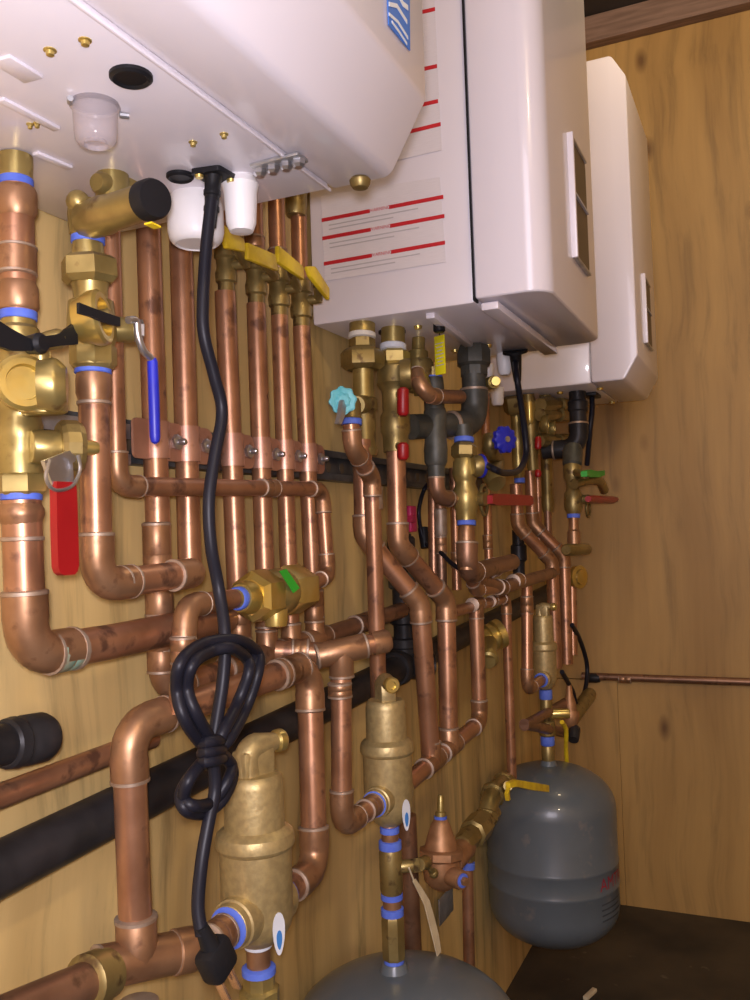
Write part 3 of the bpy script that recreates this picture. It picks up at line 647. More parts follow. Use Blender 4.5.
# ------------------------------------------------------------------ air separators
DS = .130
def separator(label, X, ztop, zshoulder, zbot, rb, port_z, ventaz):
    """cast brass air separator standing on the line x=X; heights are world z"""
    c0 = Vector((X, -DS, 0)); hs = ztop-zbot
    t = thing('air_separator', label, 'air separator', Vector((X, -DS, zbot)), 'brass air separators under the heaters')
    zb_, zr, zt = zbot, zshoulder, ztop
    build('lower_body', MB().lathe(Vector((X, -DS, zb_)), EZ, [(0, rb*.45), (.004, rb*.62), (.009, rb*.80), (.016, rb*.94), (.024, rb), (zr-zb_-.012, rb)], 40), SEPB, t)
    build('shoulder_ring', MB().lathe(Vector((X, -DS, zr-.012)), EZ, [(0, rb), (.0015, rb*1.06), (.004, rb*1.10), (.010, rb*1.10), (.014, rb*1.06), (.0165, rb*.97), (.019, rb*.84)], 40), SEPB, t, angle=20)
    build('upper_body', MB().lathe(Vector((X, -DS, zr+.005)), EZ, [(0, rb*.84), (zt-zr-.014, rb*.82), (zt-zr-.008, rb*.79), (zt-zr-.005, rb*.70)], 40), SEPB, t)
    va = Vector((math.cos(ventaz), -math.sin(ventaz), 0)); side_ = va.cross(EZ)
    vc = Vector((X, -DS, zt-.002))
    mb = MB().box(vc+EZ*.010+va*rb*.02, va*rb*.55, side_*rb*.33, EZ*.014, .004); neck = build('vent_neck', mb, SEPB, t)
    hv = rb*.80
    path, _ = arc(vc+EZ*hv-va*rb*.22, EZ, va, rb*.36, 6)
    path = [vc+EZ*.002-va*rb*.22] + path + [vc+EZ*hv+va*rb*.85]
    build('vent_arm', MB().tube(path, [rb*.38]+[rb*.36]*(len(path)-2)+[rb*.24], 18), SEPB, t)
    e = vc+EZ*hv+va*rb*.85
    cp_ = build('vent_cap', MB().lathe(e-va*.002, va, [(0, rb*.25), (.002, rb*.32), (.008, rb*.32), (.010, rb*.27), (.010, rb*.16), (.006, rb*.14)], 20), BRAY, t)
    return t, cp_
def port(t, X, z, s, r, L=.026, rb=.03):
    a = Vector((X+s*rb*.6, -DS, z))
    pm = build('port', MB().lathe(a, EX*s, [(0, r*1.75), (rb*.4, r*1.7), (rb*.4+.006, r*1.65), (rb*.4+.007, r*1.5), (rb*.4+L*.5, r*1.45), (rb*.4+L*.55, r*1.3)], 26), SEPB, t)
    build('tape_wrap', MB().lathe(a+EX*s*(rb*.4+L*.42), EX*s, [(0, r*1.28), (.001, r*1.4), (.0032, r*1.4), (.004, r*1.28)], 24), TAPE, t)
    return a+EX*s*(rb*.4+L*.6)
def drop(t, X, rb, z, az):
    n = Vector((math.cos(az), -math.sin(az), 0)); c = Vector((X, -DS, z)) + n*(rb+.0006); s_ = n.cross(EZ)
    pts = [c+s_*(.010*math.sin(a)*(.62+.38*(1-math.cos(a))/2))*.75 - EZ*(.018*math.cos(a)) - n*(.0) for a in [2*math.pi*k/20 for k in range(20)]]
    d1 = build('white_sticker', MB().prism(pts, n*.0006), DROP, t, flat=True)
    build('blue_mark', MB().prism([c+(p_-c)*.45-EZ*.005+n*.0006 for p_ in pts], n*.0004), DROPB, d1, flat=True)
def zat(py, X, px): return PX(px, py, X).z
# first separator
X1 = P(256, 870, DS).x; rb1 = 36*mpp(P(256, 870, DS))
s1, cap1 = separator('large brass air separator near the bottom left, beside the hanging plug', X1, P(256, 772, DS).z, P(256, 833, DS).z, P(256, 944, DS).z, rb1, 0, .35)
pz1 = P(238, 921, DS).z; eL = port(s1, X1, pz1, -1, .0125, .026, rb1); eR = port(s1, X1, P(282, 895, DS).z, 1, .0125, .022, rb1)
drop(s1, X1, rb1, P(282, 903, DS).z, 2.0)
t = thing('copper_nipple', 'short copper and brass nipple with blue tape under the first separator', 'pipe fitting', P(258, 985, DS))
zz = P(256, 944, DS).z; ax0 = Vector((X1, -DS, zz))
build('tube', MB().lathe(ax0-EZ*.022, EZ, [(0, .0105), (.024, .0105)], 18), COPF, t)
build('tape_wrap', MB().lathe(ax0-EZ*.0045, EZ, [(0, .0108), (.001, .0122), (.004, .0122), (.005, .0108)], 18), DROP, t)
build('tape_wrap', MB().lathe(ax0-EZ*.0275, EZ, [(0, .0125), (.001, .0150), (.006, .0150), (.0075, .0125)], 20), TAPE, t)
build('valve_body', MB().lathe(ax0-EZ*.085, EZ, [(0, .0145), (.020, .0145), (.022, .018), (.045, .018), (.047, .0145), (.058, .0145)], 8), BRA, t)
# riser loop round the first separator
r1 = .0140
zL = pz1
t = thing('copper_pipe', 'big copper loop around the largest separator, with riser, sloping top and drop', 'copper pipe', P(135, 970, DS))
DRR = .092
a = P(137, 960, DRR)
top1 = P(128, 727, DRR); top2 = P(309, 664, DS-.01); low2 = P(315, 872, DS); low2.z = eR.z; low2.x = max(low2.x, eR.x+.05); low2.y = -DS
W, Us = run(t, [a+Vector((0, 0, -.0)), top1, top2, low2, eR], .0130)
coupling(t, top1.lerp(top2, .86), Us[1], .0130, 3.0)
tee(t, a, P(196, 948, DRR+.022)-a, EZ, r1)
q1, q2 = P(196, 948, DRR+.022), P(212, 939, DS-.006)
build('tube', MB().tube([a]+arc(q1, (q1-a).normalized(), (q2-q1).normalized(), .03)[0]+[q2, eL-EX*.02, eL], .0120, 18), COP, t)
xa = (q1-a).normalized(); build('reducer', MB().lathe(a+xa*.030, xa, [(0, .0155), (.002, .0175), ((q1-a).length-.034, .0175), ((q1-a).length-.028, .0150), ((q1-a).length-.018, .0140)], 24), COPF, t)
coupling(t, eL-EX*.014, EX, .0125, 1.6)
b0 = P(-40, 1038, DRR)
t = thing('copper_pipe', 'thick dull copper pipe entering the bottom left corner through a brass adapter', 'copper pipe', P(60, 985, DRR))
run(t, [b0, a-(a-b0).normalized()*.03], .0145, COPB)
d_ = (a-b0).normalized(); q = P(98, 962, DRR); f = (q-b0).dot(d_); q = b0+d_*f
build('brass_adapter', MB().lathe(q-d_*.014, d_, [(0, .0165), (.002, .0195), (.016, .0195), (.018, .0175), (.026, .0175)], 24), BRAD, t)
t = thing('copper_pipe', 'copper elbow curling down below the left riser at the bottom of the picture', 'copper pipe', P(125, 995, DS))
t.location = t.location
run(t, [a-EZ*.036, a-EZ*.075-EX*.0, a-EZ*.085-EX*.09], .0135, COPB)

# second separator, its left loop and the slanted pipes that feed it
X2 = P(388, 780, DS).x; rb2 = 24.5*mpp(P(388, 780, DS))
s2, cap2 = separator('smaller brass air separator in the middle, vent facing out, over the near grey tank', X2, P(386, 699, DS).z, P(386, 744, DS).z, P(387, 826, DS).z, rb2, 0, 2.45)
eL2 = port(s2, X2, P(372, 806, DS).z, -1, .0105, .022, rb2); eR2 = port(s2, X2, P(408, 783, DS).z, 1, .0115, .014, rb2)
drop(s2, X2, rb2, P(407, 796, DS).z, 2.0)
t = thing('valve_stack', 'stack of brass fittings with four blue tape wraps standing on the near grey tank', 'pipe fitting', P(393, 965, DS))
def st_px(py): return P(388+(py-826)*.055, py, DS).z
zc = lambda py: Vector((X2, -DS, st_px(py)))
def piece(root, name, m, y0, y1, r, seg=20, r1_=None):
    a_, b_ = zc(y1), zc(y0); L_ = (b_-a_).length; return build(name, MB().lathe(a_, EZ, [(0, r*.9), (L_*.08, r), (L_*.92, r1_ or r), (L_, (r1_ or r)*.9)], seg), m, root)
piece(t, 'nipple', COPF, 824, 850, .0100); piece(t, 'tape_wrap', TAPE, 827, 834, .0115); piece(t, 'tape_wrap', TAPE, 841, 850, .0135)
piece(t, 'tee_body', BRAD, 849, 893, .0135); piece(t, 'tape_wrap', TAPE, 893, 899, .0130); piece(t, 'nipple', COPF, 898, 908, .0108); piece(t, 'tape_wrap', TAPE, 907, 915, .0135)
piece(t, 'coupling', BRAD, 914, 957, .0142, 8); piece(t, 'tape_wrap', TAPE, 956, 968, .0125, 20, .0115)
c = zc(868); ax = (EX*.5+ED*.8).normalized()
rod(t, 'side_port', BRAD, c+ax*.008, c+ax*.030, .0075); rod(t, 'side_nut', BRAD, c+ax*.026, c+ax*.033, .009, hexa=True)
R3T = P(345, 652, DS); lo = P(342, 832, DS); lo = Vector((lo.x, -DS, eL2.z))
t = thing('copper_pipe', 'copper drop pipe with bottom elbow feeding the left port of the middle separator', 'copper pipe', lo)
tm = P(341, 651, DS)
W, Us = run(t, [tm, lo, eL2], .0112)
coupling(t, P(340, 690, DS), EZ, .0112, 1.2)
coupling(t, eL2-EX*.012, EX, .0112, 2.0)
ax = (P(376, 643, DS+.03)-tm).normalized()
tee(t, tm, ax, -EZ, .0118)
run(t, [tm-ax*.012, P(276, 651, .068)], .0112, COP)
build('stub', MB().tube([tm, tm+ax*.05], .0112, 18), COP, t)
build('end_cap', MB().lathe(tm+ax*.036, ax, [(0, .0128), (.016, .0128), (.020, .010), (.0215, .002)], 20), COPF, t)
coupling(t, tm.lerp(P(276, 651, .068), .62), tm-P(276, 651, .068), .0112, 1.4)

t = thing('copper_pipe', 'straight copper pipe from the teal-handled drain, jogging once and dropping behind the middle separator', 'copper pipe', P(378, 700, .088))
W, Us = run(t, [P(351, 424, .100), P(353, 448, .100), P(372, 478, .100), P(379, 705, .092)], .0105, sock=1.2)
coupling(t, P(373.5, 498, .099), Us[2], .0105, 2.4, SOLD, 'silver_collar')
t = thing('copper_pipe', 'copper pipe with slanted offset, nearer of the slanted pair by the middle separator', 'copper pipe', P(425, 755, DS))
ez = eR2.z
p4 = P(427, 640, DS); b4 = Vector((p4.x, -DS, P(426, 764, DS).z))
run(t, [P(362, 440, .074), P(364, 535, .074), P(420, 604, DS), b4], .0128, sock=1.3)
t = thing('copper_pipe', 'copper pipe with slanted offset, coming down from the valve with red tips', 'copper pipe', P(450, 740, DS))
p5 = P(448, 620, DS); b5 = P(449, 742, DS)
run(t, [P(396, 452, .098), P(398, 545, .098), P(446, 600, DS), b5], .0132, sock=1.3)
t = thing('copper_pipe', 'copper header of tees climbing away from the right port of the middle separator', 'copper pipe', P(440, 760, DS))
h0 = eR2; h1 = P(480, 722, DS)
W, Us = run(t, [h0, h1, P(476, 607, DS)], .0115, sock=1.2)
for q, r_ in ((b4, .0128), (b5, .0132)):
    f = (q-h0).dot(Us[0]); qq = h0+Us[0]*f; tee(t, qq, Us[0], EZ, .0118, rb=r_*.95)
t = thing('copper_pipe', 'copper pipe turning over a top elbow and dropping to the far grey tank shutoff', 'copper pipe', P(511, 775, DS))
p9 = P(476, 604, DS)
W, Us = run(t, [P(452, 612, DS), P(506, 598, DS-.012), P(512, 778, DS-.012)], .0085)
tee(t, p9, Us[0], -EZ, .0095, rb=.0105)
coupling(t, P(492, 601, DS-.006), Us[0], .0085, 2.2)

# third separator
X3 = P(544, 650, DS).x; rb3 = 12*mpp(P(544, 650, DS))
s3, cap3 = separator('slim brass air separator nearest the back wall, standing over the far grey tank', X3, P(543, 615, DS).z, P(543, 645, DS).z, P(544, 690, DS).z, rb3, 0, 1.7)
eL3 = port(s3, X3, P(537, 683, DS).z, -1, .010, .018, rb3)
t = thing('valve_stack', 'thin stack of fittings with blue tape between the far separator and the far grey tank', 'pipe fitting', P(545, 770, DS))
for y0, y1, r_, m_ in ((690, 700, .013, TAPE), (699, 722, .0125, BRAD), (722, 738, .016, BRAD), (738, 748, .014, TAPE), (748, 772, .013, BRAD)):
    a_ = P(545, y1, DS).z; b_ = P(545, y0, DS).z
    build('tape_wrap' if m_ is TAPE else 'nipple', MB().lathe(Vector((X3, -DS, a_)), EZ, [(0, r_*.9), (.002, r_), (b_-a_-.002, r_), (b_-a_, r_*.9)], 16), m_, t)
ax = (EX*.3+ED*.9).normalized(); c = Vector((X3, -DS, P(545, 715, DS).z)); rod(t, 'side_port', BRAY, c, c+ax*.045, .010)

# ------------------------------------------------------------------ expansion tanks
def tank(label, X, d, ztop, r, h, bands):
    t = thing('expansion_tank', label, 'expansion tank', Vector((X, -d, ztop-h)), 'grey expansion tanks')
    pr = [(0, .02)]
    for k in range(1, 9): a_ = math.pi/2*k/8; pr.append((.075*(1-math.cos(a_)), .02+(r-.02)*math.sin(a_)))
    hb = h-.085
    for z_ in bands: pr += [(hb*z_-.005, r), (hb*z_-.003, r*1.008), (hb*z_, r*1.011), (hb*z_+.003, r*1.008), (hb*z_+.005, r)]
    pr.append((hb, r))
    for k in range(1, 10): a_ = math.pi/2*k/9; pr.append((hb+.078*math.sin(a_), .016+(r-.016)*math.cos(a_)))
    sh = build('shell', MB().lathe(Vector((X, -d, ztop-h)), EZ, pr, 64), TANK, t, angle=50)
    build('top_boss', MB().lathe(Vector((X, -DS, ztop-.010)), EZ, [(0, .018), (.006, .016), (.012, .013)], 20), TANK, t)
    return t
zt2 = P(394, 964, DS).z
T2 = tank('near grey expansion tank, only its domed top showing at the bottom edge', X2, .142, zt2, .138, .36, (.55, .68))
zt3 = P(546, 769, DS).z
T3 = tank('far grey expansion tank standing whole in the corner with a red mark on its side', X3, DS, zt3+.010, .127, .345, (.46, .62))
# printed mark on the side of the far tank
cu = bpy.data.curves.new('red_mark_font', 'FONT'); cu.body = 'AMTROL'; cu.size = .034; cu.align_x = 'LEFT'
fo = bpy.data.objects.new('tmpfont', cu); C.objects.link(fo)
dg = bpy.context.evaluated_depsgraph_get(); me = bpy.data.meshes.new_from_object(fo.evaluated_get(dg)); bpy.data.objects.remove(fo)
az0 = 2.17; rr = .127+.0008; zt_ = PX(607, 893, X3-.07).z
bm = bmesh.new(); bm.from_mesh(me); bmesh.ops.subdivide_edges(bm, edges=[e for e in bm.edges if e.calc_length() > .004], cuts=2)
c3 = Vector((X3, -DS, 0))
for v in bm.verts:
    a_ = -az0 + v.co.x*0.9/rr; z_ = zt_+v.co.y
    v.co = Vector((c3.x+rr*math.cos(a_), c3.y+rr*math.sin(a_), z_)) - Vector(T3['_o'])
bm.to_mesh(me); bm.free(); me.materials.clear(); me.materials.append(REDT)
o = bpy.data.objects.new('red_mark', me); C.objects.link(o); o.parent = T3
sp_ = MB()
for row in range(4):
    z0 = zt_-.025-row*.010
    ring = []
    for k in range(7):
        a_ = -az0 + .02 + (.1*k/6)/rr*(.62 if row % 2 else .7); ring.append(Vector((c3.x+rr*math.cos(a_), c3.y+rr*math.sin(a_), z0)))
    sp_.strip(ring, [EZ*.0011]*7, ED*.0002)
build('fine_print', sp_, STRUT, T3, flat=True)

# ------------------------------------------------------------------ pressure reducing valve, its brass elbow and the yellow-handled shutoff
DP = .118
t = thing('pressure_valve', 'bronze bell-shaped pressure reducing valve with adjusting screw, between the two tanks', 'valve', P(442, 880, DP))
lp(t, 'bell', BRONZE, DP, [(441, 852, 34), (441, 846, 33), (440.5, 836, 27), (440.5, 824, 19), (440.5, 820, 14), (440.5, 818, 10)], 28)
lp(t, 'flange', BRONZE, DP, [(441, 859, 42), (441, 857, 46), (441, 850, 46), (441, 848, 40)], 8)
lp(t, 'adjusting_screw', BRA, DP, [(440.5, 820, 11), (440.5, 812, 11), (440.5, 811, 7), (440.7, 798, 7), (440.7, 795, 5)], 12)
lp(t, 'tape_wrap', TAPE, DP, [(440.5, 819, 13), (440.5, 816, 13)], 16)
lp(t, 'body', BRONZE, DP, [(441, 857, 34), (441.5, 866, 38), (442, 878, 37), (442.5, 884, 28), (443, 888, 16)], 24)
c = P(441, 872, DP); ax = (-EX*.45+ED*.9).normalized()
rod(t, 'front_boss', BRONZE, c, c+ax*.042, .013); rod(t, 'purple_plug', MATS['blue_tape'], c+ax*.038, c+ax*.044, .0095); rod(t, 'plug_square', BRONZE, c+ax*.040, c+ax*.050, .006, hexa=True)
rod(t, 'side_outlet', BRONZE, P(452, 862, DP), P(466, 846, DP), .017)
t = thing('union_fitting', 'ridged brass union joining the pressure valve to the shutoff at its upper right', 'pipe fitting', P(476, 828, DP))
a, b = P(462, 846, DP), P(492, 812, DP); ax = (b-a).normalized(); L_ = (b-a).length
build('union_nut', MB().lathe(a, ax, [(0, .015), (L_*.1, .017), (L_*.3, .017), (L_*.32, .022), (L_*.62, .022), (L_*.65, .017), (L_, .016)], 8), BRAD, t)
t = thing('shutoff_valve', 'dull brass shutoff with a bright yellow lever lying across the far tank top', 'valve', P(492, 795, DP))
path = catmull([P(486, 822, DP), P(490, 802, DP), P(497, 788, DP-.004), P(508, 780, DP-.008)], 6)
build('body', MB().tube(path, [.0155]*len(path), 18), BRAD, t)
for k, w_ in ((2, .019), (9, .021), (15, .019)):
    pp = path[k]; ax = (path[k+1]-path[k-1]).normalized(); build('collar', MB().lathe(pp-ax*.008, ax, [(0, w_*.85), (.003, w_), (.013, w_), (.016, w_*.85)], 8), BRAD, t)
rod(t, 'stem', BRAD, P(503, 788, DP), P(508, 786, DP+.04), .008)
yl = [P(508, 785, DP+.045), P(515, 783, DP+.046), P(530, 786, DP+.050), P(547, 788.5, DP+.055)]
build('yellow_lever', MB().strip(yl, [EZ*.004, EZ*.0055, EZ*.0065, EZ*.006], ED*.004), YEL, t)
yl = [P(509, 785, DP+.045), P(507, 793, DP+.045), P(508, 800, DP+.045)]
build('yellow_lever_bend', MB().strip(yl, [EX*.004]*3, ED*.003), YEL, t)
t = thing('copper_pipe', 'slim copper pipe with blue tape dropping below the brass union beside the near tank', 'copper pipe', P(470, 985, DP-.01))
run(t, [P(467, 846, DP-.010), P(470, 1010, DP-.010)], .0088)
lp(t, 'tape_wrap', TAPE, DP-.010, [(467.4, 862, 15), (467.4, 869, 15)], 18); lp(t, 'adapter', BRAD, DP-.010, [(467, 845, 18), (467.3, 860, 16)], 8)
t = thing('copper_pipe', 'dark copper pipe behind the stack of blue-taped fittings', 'copper pipe', P(412, 950, .07))
run(t, [P(407, 815, .07), P(414, 985, .07)], .0130, COPB)
t = thing('relief_lever', 'small brass test cock with a lever beside the blue-taped fitting stack', 'valve', P(412, 870, DS))
c = zc(868)+ (EX*.5+ED*.8).normalized()*.034
rod(t, 'body', BRAD, c, c+EX*.022-EZ*.004, .008); rod(t, 'lever', BRAD, c+EX*.012, c+EX*.034-EZ*.020+ED*.004, .0035); build('tip', MB().ball(c+EX*.036-EZ*.022+ED*.004, .006), BRAD, t)
t = thing('paper_tag', 'curled yellowed paper tag hanging in front of the bronze pressure valve', 'tag', P(432, 925, DS+.03))
pg = [P(x, y, DS+.03) for x, y in ((414, 880), (420, 890), (427, 903), (432, 922), (436, 938), (439, 954))]
build('tag_strip', MB().strip(pg, [EX*.004, EX*.006, EX*.008, EX*.009, EX*.009, EX*.007], ED*.0005), PAPER, t, flat=True)
build('tag_string', MB().tube([P(409, 868, DS+.032), P(414, 881, DS+.03)], .001, 8), PAPER, t)
t = tag(build('grey_paper', MB().box(P(446, 905, .01), EX*.035, ED*.001, EZ*.022, .0004), GALV, None, P(446, 905, .01)), 'small grey paper notice on the plywood behind the paper tag', 'notice')

# ------------------------------------------------------------------ fittings under the second heater
D1 = .074
t = thing('union_fitting', 'brass union with white tape under the striped heater, leftmost of its connections', 'pipe fitting', P(363, 400, D1))
lp(t, 'nipple', BRA, D1, [(362, 318, 26), (362, 334, 26), (362, 336, 22), (362, 340, 22)])
lp(t, 'tape_wrap', WTAPE, D1, [(362, 333, 25), (362, 334, 28), (362, 338, 28), (362, 339, 25)])
lp(t, 'union_nut', BRAD, D1, [(362, 339, 26), (362, 347, 27), (362.5, 350, 38), (363, 354, 44), (363, 366, 44), (363, 370, 34)], 6, rot=EX*.5+ED)
lp(t, 'tail', BRA, D1, [(363, 368, 22), (363, 372, 21), (363.5, 396, 21), (363.5, 400, 21)])
t = thing('drain_valve', 'brass drain cock with a teal cross handle left of the striped heater fittings', 'valve', P(352, 425, .098))
lp(t, 'tee_body', BRAD, D1, [(363, 398, 24), (364, 400, 29), (364, 410, 28), (364.5, 412, 24), (365, 446, 23), (365, 450, 27), (365, 456, 24)])
c = P(356, 405, .098); rod(t, 'side_arm', BRAD, P(366, 404, D1), c, .012)
lp(t, 'elbow_body', BRAD, .100, [(351, 399, 16), (351, 404, 20), (351, 416, 20), (351, 419, 22)])
ringtape(t, TAPE, 351.5, 422, .100, 21, 6)
hc = P(342, 401, .118)
ax = (ED*.65-EX*.75).normalized()
rod(t, 'stem', BRAD, P(350, 404, .104), hc, .006)
u_ = ax.orthogonal().normalized(); v_ = ax.cross(u_)
hm = MB().ring_sweep([[hc+ax*tt+(u_*math.cos(an)+v_*math.sin(an))*(rr_*(1+.07*math.cos(8*an))) for an in [2*math.pi*k/48 for k in range(48)]] for tt, rr_ in ((0, .006), (.001, .0155), (.005, .0155), (.006, .0135), (.005, .009), (.007, .006))])
build('teal_handle', hm, TEAL, t)
build('teal_lever', MB().strip([hc+ax*.004, P(341, 415, .124), P(338, 424, .124)], [EX*.005, EX*.0055, EX*.004], ED*.0025), GALV, t)
DC2 = .098
t = thing('ball_valve', 'brass valve column with two red handle tips, second connection under the striped heater', 'valve', P(395, 452, DC2))
lp(t, 'nipple', BRA, DC2, [(393, 328, 24), (393, 346, 24)])
lp(t, 'tape_wrap', DROP, DC2, [(393, 344, 24), (393, 345, 27), (393, 350, 27), (393, 351, 24)])
lp(t, 'union_nut', BRA, DC2, [(393.5, 350, 26), (393.5, 353, 33), (394, 363, 33), (394, 366, 26)], 6, rot=EX*.5+ED)
lp(t, 'body', BRAD, DC2, [(394, 364, 26), (394, 368, 34), (394, 384, 36), (394.5, 390, 28), (395, 394, 26), (395, 412, 25), (395, 416, 30), (395.5, 432, 30), (396, 436, 26), (396, 452, 25)])
c = P(400, 374, DC2+.02); ax = (ED*.92+EX*.35).normalized()
build('purge_ring', MB().lathe(c, ax, [(0, .018), (.008, .020), (.014, .020), (.015, .015), (.010, .013), (.010, .001)], 24), BRAD, t)
for y0, y1 in ((388, 416), (443, 460)):
    rp = [P(403, y, DC2+.034) for y in (y0, y0+2, y1-3, y1)]
    build('red_handle', MB().tube(rp, [.005, .0078, .0078, .005], 12), RED, t)
    rod(t, 'stem', BRAD, P(398, (y0+y1)/2-6, DC2), P(403, y0+4, DC2+.034), .006)
t = thing('tempering_tee', 'clustered brass tee with a curved purge port between the red tips and the yellow tag', 'pipe fitting', P(420, 395, .106))
lp(t, 'nipple', BRA, .106, [(418, 322, 13), (418, 350, 13), (418, 352, 20), (418, 362, 20)])
lp(t, 'body', BRAD, .106, [(418.5, 360, 26), (419, 364, 30), (419, 378, 30), (419, 382, 24), (419.5, 392, 22)])
c = P(423, 378, .125)
build('curved_port', MB().tube(arc(c, (EX+EZ*.2).normalized(), -EZ, .02, 8)[0], .013, 16), BRA, t)
t = thing('copper_pipe', 'short copper pipe turning level behind the black gas elbow, below the yellow tag', 'copper pipe', P(440, 396, .12))
run(t, [P(418, 382, .135), P(420, 396, .146), P(460, 397, .150)], .0100, sock=1.1)
t = tag(build('yellow_tag', MB().box(P(440, 355, .15), ED*.0088-EX*.004, EX*.0005+ED*.0002, EZ*.0270, .0002), YTAG, None, P(440, 355, .15)), 'bright yellow paper tag hanging under the striped heater', 'tag')
tl = MB()
for k in range(7): tl.box(P(440, 355, .15)+EZ*(.016-.005*k)-EX*.0008, (ED*.0088-EX*.004)*(.8-.15*(k % 3)), EX*.0001, EZ*.0006)
o = build('printed_lines', tl, TEXTG, None, flat=True); o.parent = t; o.matrix_parent_inverse = t.matrix_basis.inverted()
t2 = build('tag_string', MB().tube([P(439.5, 335, .15), P(439, 322, .15)], .001, 8), BPL, None); t2.parent = t; t2.matrix_parent_inverse = t.matrix_basis.inverted()
# black gas line of the second heater
DGA = .158
t = thing('gas_pipe', 'black iron gas pipe of the striped heater, elbowing level beside the yellow tag', 'gas pipe', P(436, 500, DGA))
lp(t, 'union', IRONG, DGA, [(473, 334, 20), (473, 344, 20), (473, 346, 30), (473, 352, 35), (473, 364, 35), (473.5, 367, 28), (474, 376, 28)], 8)
ge = P(475, 424, DGA); gl = P(411, 427, .104)
v0 = P(473.5, 372, DGA)
run(t, [v0, ge, gl], .0180, IRONG, IRONG, sock=1.3)
lp(t, 'branch_tee', IRONG, .128, [(435, 408, 20), (435, 412, 23), (435, 440, 22), (435.5, 450, 24), (436, 462, 23), (436, 466, 19)])
lp(t, 'nipple', IRONG, .128, [(434, 378, 18), (434, 386, 20), (434.5, 410, 20)])
lp(t, 'drip_leg', IRONG, .128, [(436, 464, 18), (437, 484, 17)])
run(t, [P(436.5, 482, .128), P(437, 497, .128), P(466, 501, .150)], .0105, COPB, COPB, sock=1.0)
lp(t, 'pressure_port', BRA, .128, [(434, 368, 12), (434, 380, 12)], 8); lp(t, 'tape_wrap', TAPE, .128, [(434, 376, 17), (434.2, 382, 18)], 16)
t = thing('brass_plug', 'round brass plug beside the white drain caps, right of the black gas union', 'pipe fitting', P(491, 383, .17))
rod(t, 'plug', BRA, P(486, 385, .165), P(494, 382, .19), .010); rod(t, 'nub', BRAY, P(493, 382, .185), P(496, 381, .20), .007)
t = thing('copper_riser', 'thin copper pipe behind the black gas tee, reaching down past the dark wall strut', 'copper pipe', P(436, 580, .06))
run(t, [(428, 380, .06), (433, 480, .06), (434, 590, .06)], .0085)
coupling(t, P(433, 462, .06), EZ, .0085, 5)
t = thing('copper_riser', 'pale copper pipe with grey coupling just right of the magenta clip', 'copper pipe', P(441, 590, .07))
run(t, [(440, 490, .075), (442, 590, .075)], .0085, COPB)
lp(t, 'grey_coupling', SOLD, .075, [(440.5, 508, 10), (440.6, 510, 13), (441, 534, 13), (441, 537, 10)]); coupling(t, P(441, 545, .075), EZ, .0085, 3)
for (xa, ya, xb, yb, lb_) in ((454, 468, 457, 590, 'thin copper riser just left of the brass column with the wide red lever'), (485, 395, 489, 572, 'thin copper riser half hidden behind the wide red lever')):
    t = thing('copper_riser', lb_, 'copper pipe', P(xb, yb, .055)); run(t, [P(xa, ya, .055), P(xb, yb, .055)], .0085); coupling(t, P((xa+xb)/2+.8, yb-30, .055), EZ, .0085, 3)
t = tag(build('plastic_clip', MB().box(P(411, 519, .006), EX*.014, ED*.006, EZ*.022, .003), PINK, None, P(411, 519, .0)), 'small magenta plastic clip on the plywood behind the slanted pipes', 'clip')
cl2 = MB().box(P(409, 519, .014), EX*.020, ED*.004, EZ*.006, .002); o = build('clip_ear', cl2, PINK, None); o.parent = t; o.matrix_parent_inverse = t.matrix_basis.inverted()
# brass valve column right of the gas drop
DV2 = .155
t = thing('ball_valve', 'brass ball valve column with blue tape and a wide flat red lever', 'valve', P(467, 560, DV2))
lp(t, 'nipple', IRONG, DV2, [(463, 424, 18), (464, 438, 18)])
ringtape(t, TAPE, 464, 440, DV2, 20, 5)
lp(t, 'union_nut', BRAD, DV2, [(464, 443, 19), (464, 447, 26), (464, 456, 26), (464, 459, 20)], 6, rot=EX*.5+ED)
lp(t, 'body', BRA, DV2, [(464.5, 458, 20), (465, 462, 23), (465, 474, 26), (465.5, 480, 22), (466, 484, 20), (466, 492, 26), (466.5, 504, 27), (466.5, 510, 22), (466.5, 520, 21)])
ringtape(t, TAPE, 466.5, 523, DV2, 19, 5)
lp(t, 'copper_tail', COPF, DV2, [(466.5, 525, 15), (466.5, 528, 17), (466.7, 548, 17), (466.8, 550, 15), (467, 570, 15)])
c = P(472, 466, DV2+.015); ax = (ED*.7+EX*.75).normalized()
build('purge_port', MB().lathe(c, ax, [(0, .012), (.006, .016), (.016, .016), (.018, .012), (.012, .010), (.012, .001)], 22), BRAD, t)
build('blue_ring', MB().lathe(c+ax*.012, ax, [(0, .0165), (.003, .0175), (.005, .0165)], 22), BLU, t)
rod(t, 'stem', BRAD, P(468, 500, DV2), P(486, 499, DV2+.03), .010)
c = P(484, 500, DV2+.02); build('pull_ring', MB().tube([c+EX*(.017*math.cos(a))+EZ*(.022*math.sin(a)) for a in [2*math.pi*k/20 for k in range(21)]], .0028, 8), BRAD, t)
rp = [P(x, y, DV2+.035) for x, y in ((490, 499.5), (494, 499.5), (528, 500.5), (531, 500.5))]
build('red_grip', MB().strip(rp, [EZ*.006, EZ*.0085, EZ*.0085, EZ*.006], ED*.004), RED, t)
t = thing('drain_cock', 'small brass drain cock with blue round knob between the two power cords', 'valve', P(497, 470, .12))
hc = P(502, 440, .165); ax = (ED*.8-EX*.55).normalized()
mb = MB(); ng = 10; rings = []
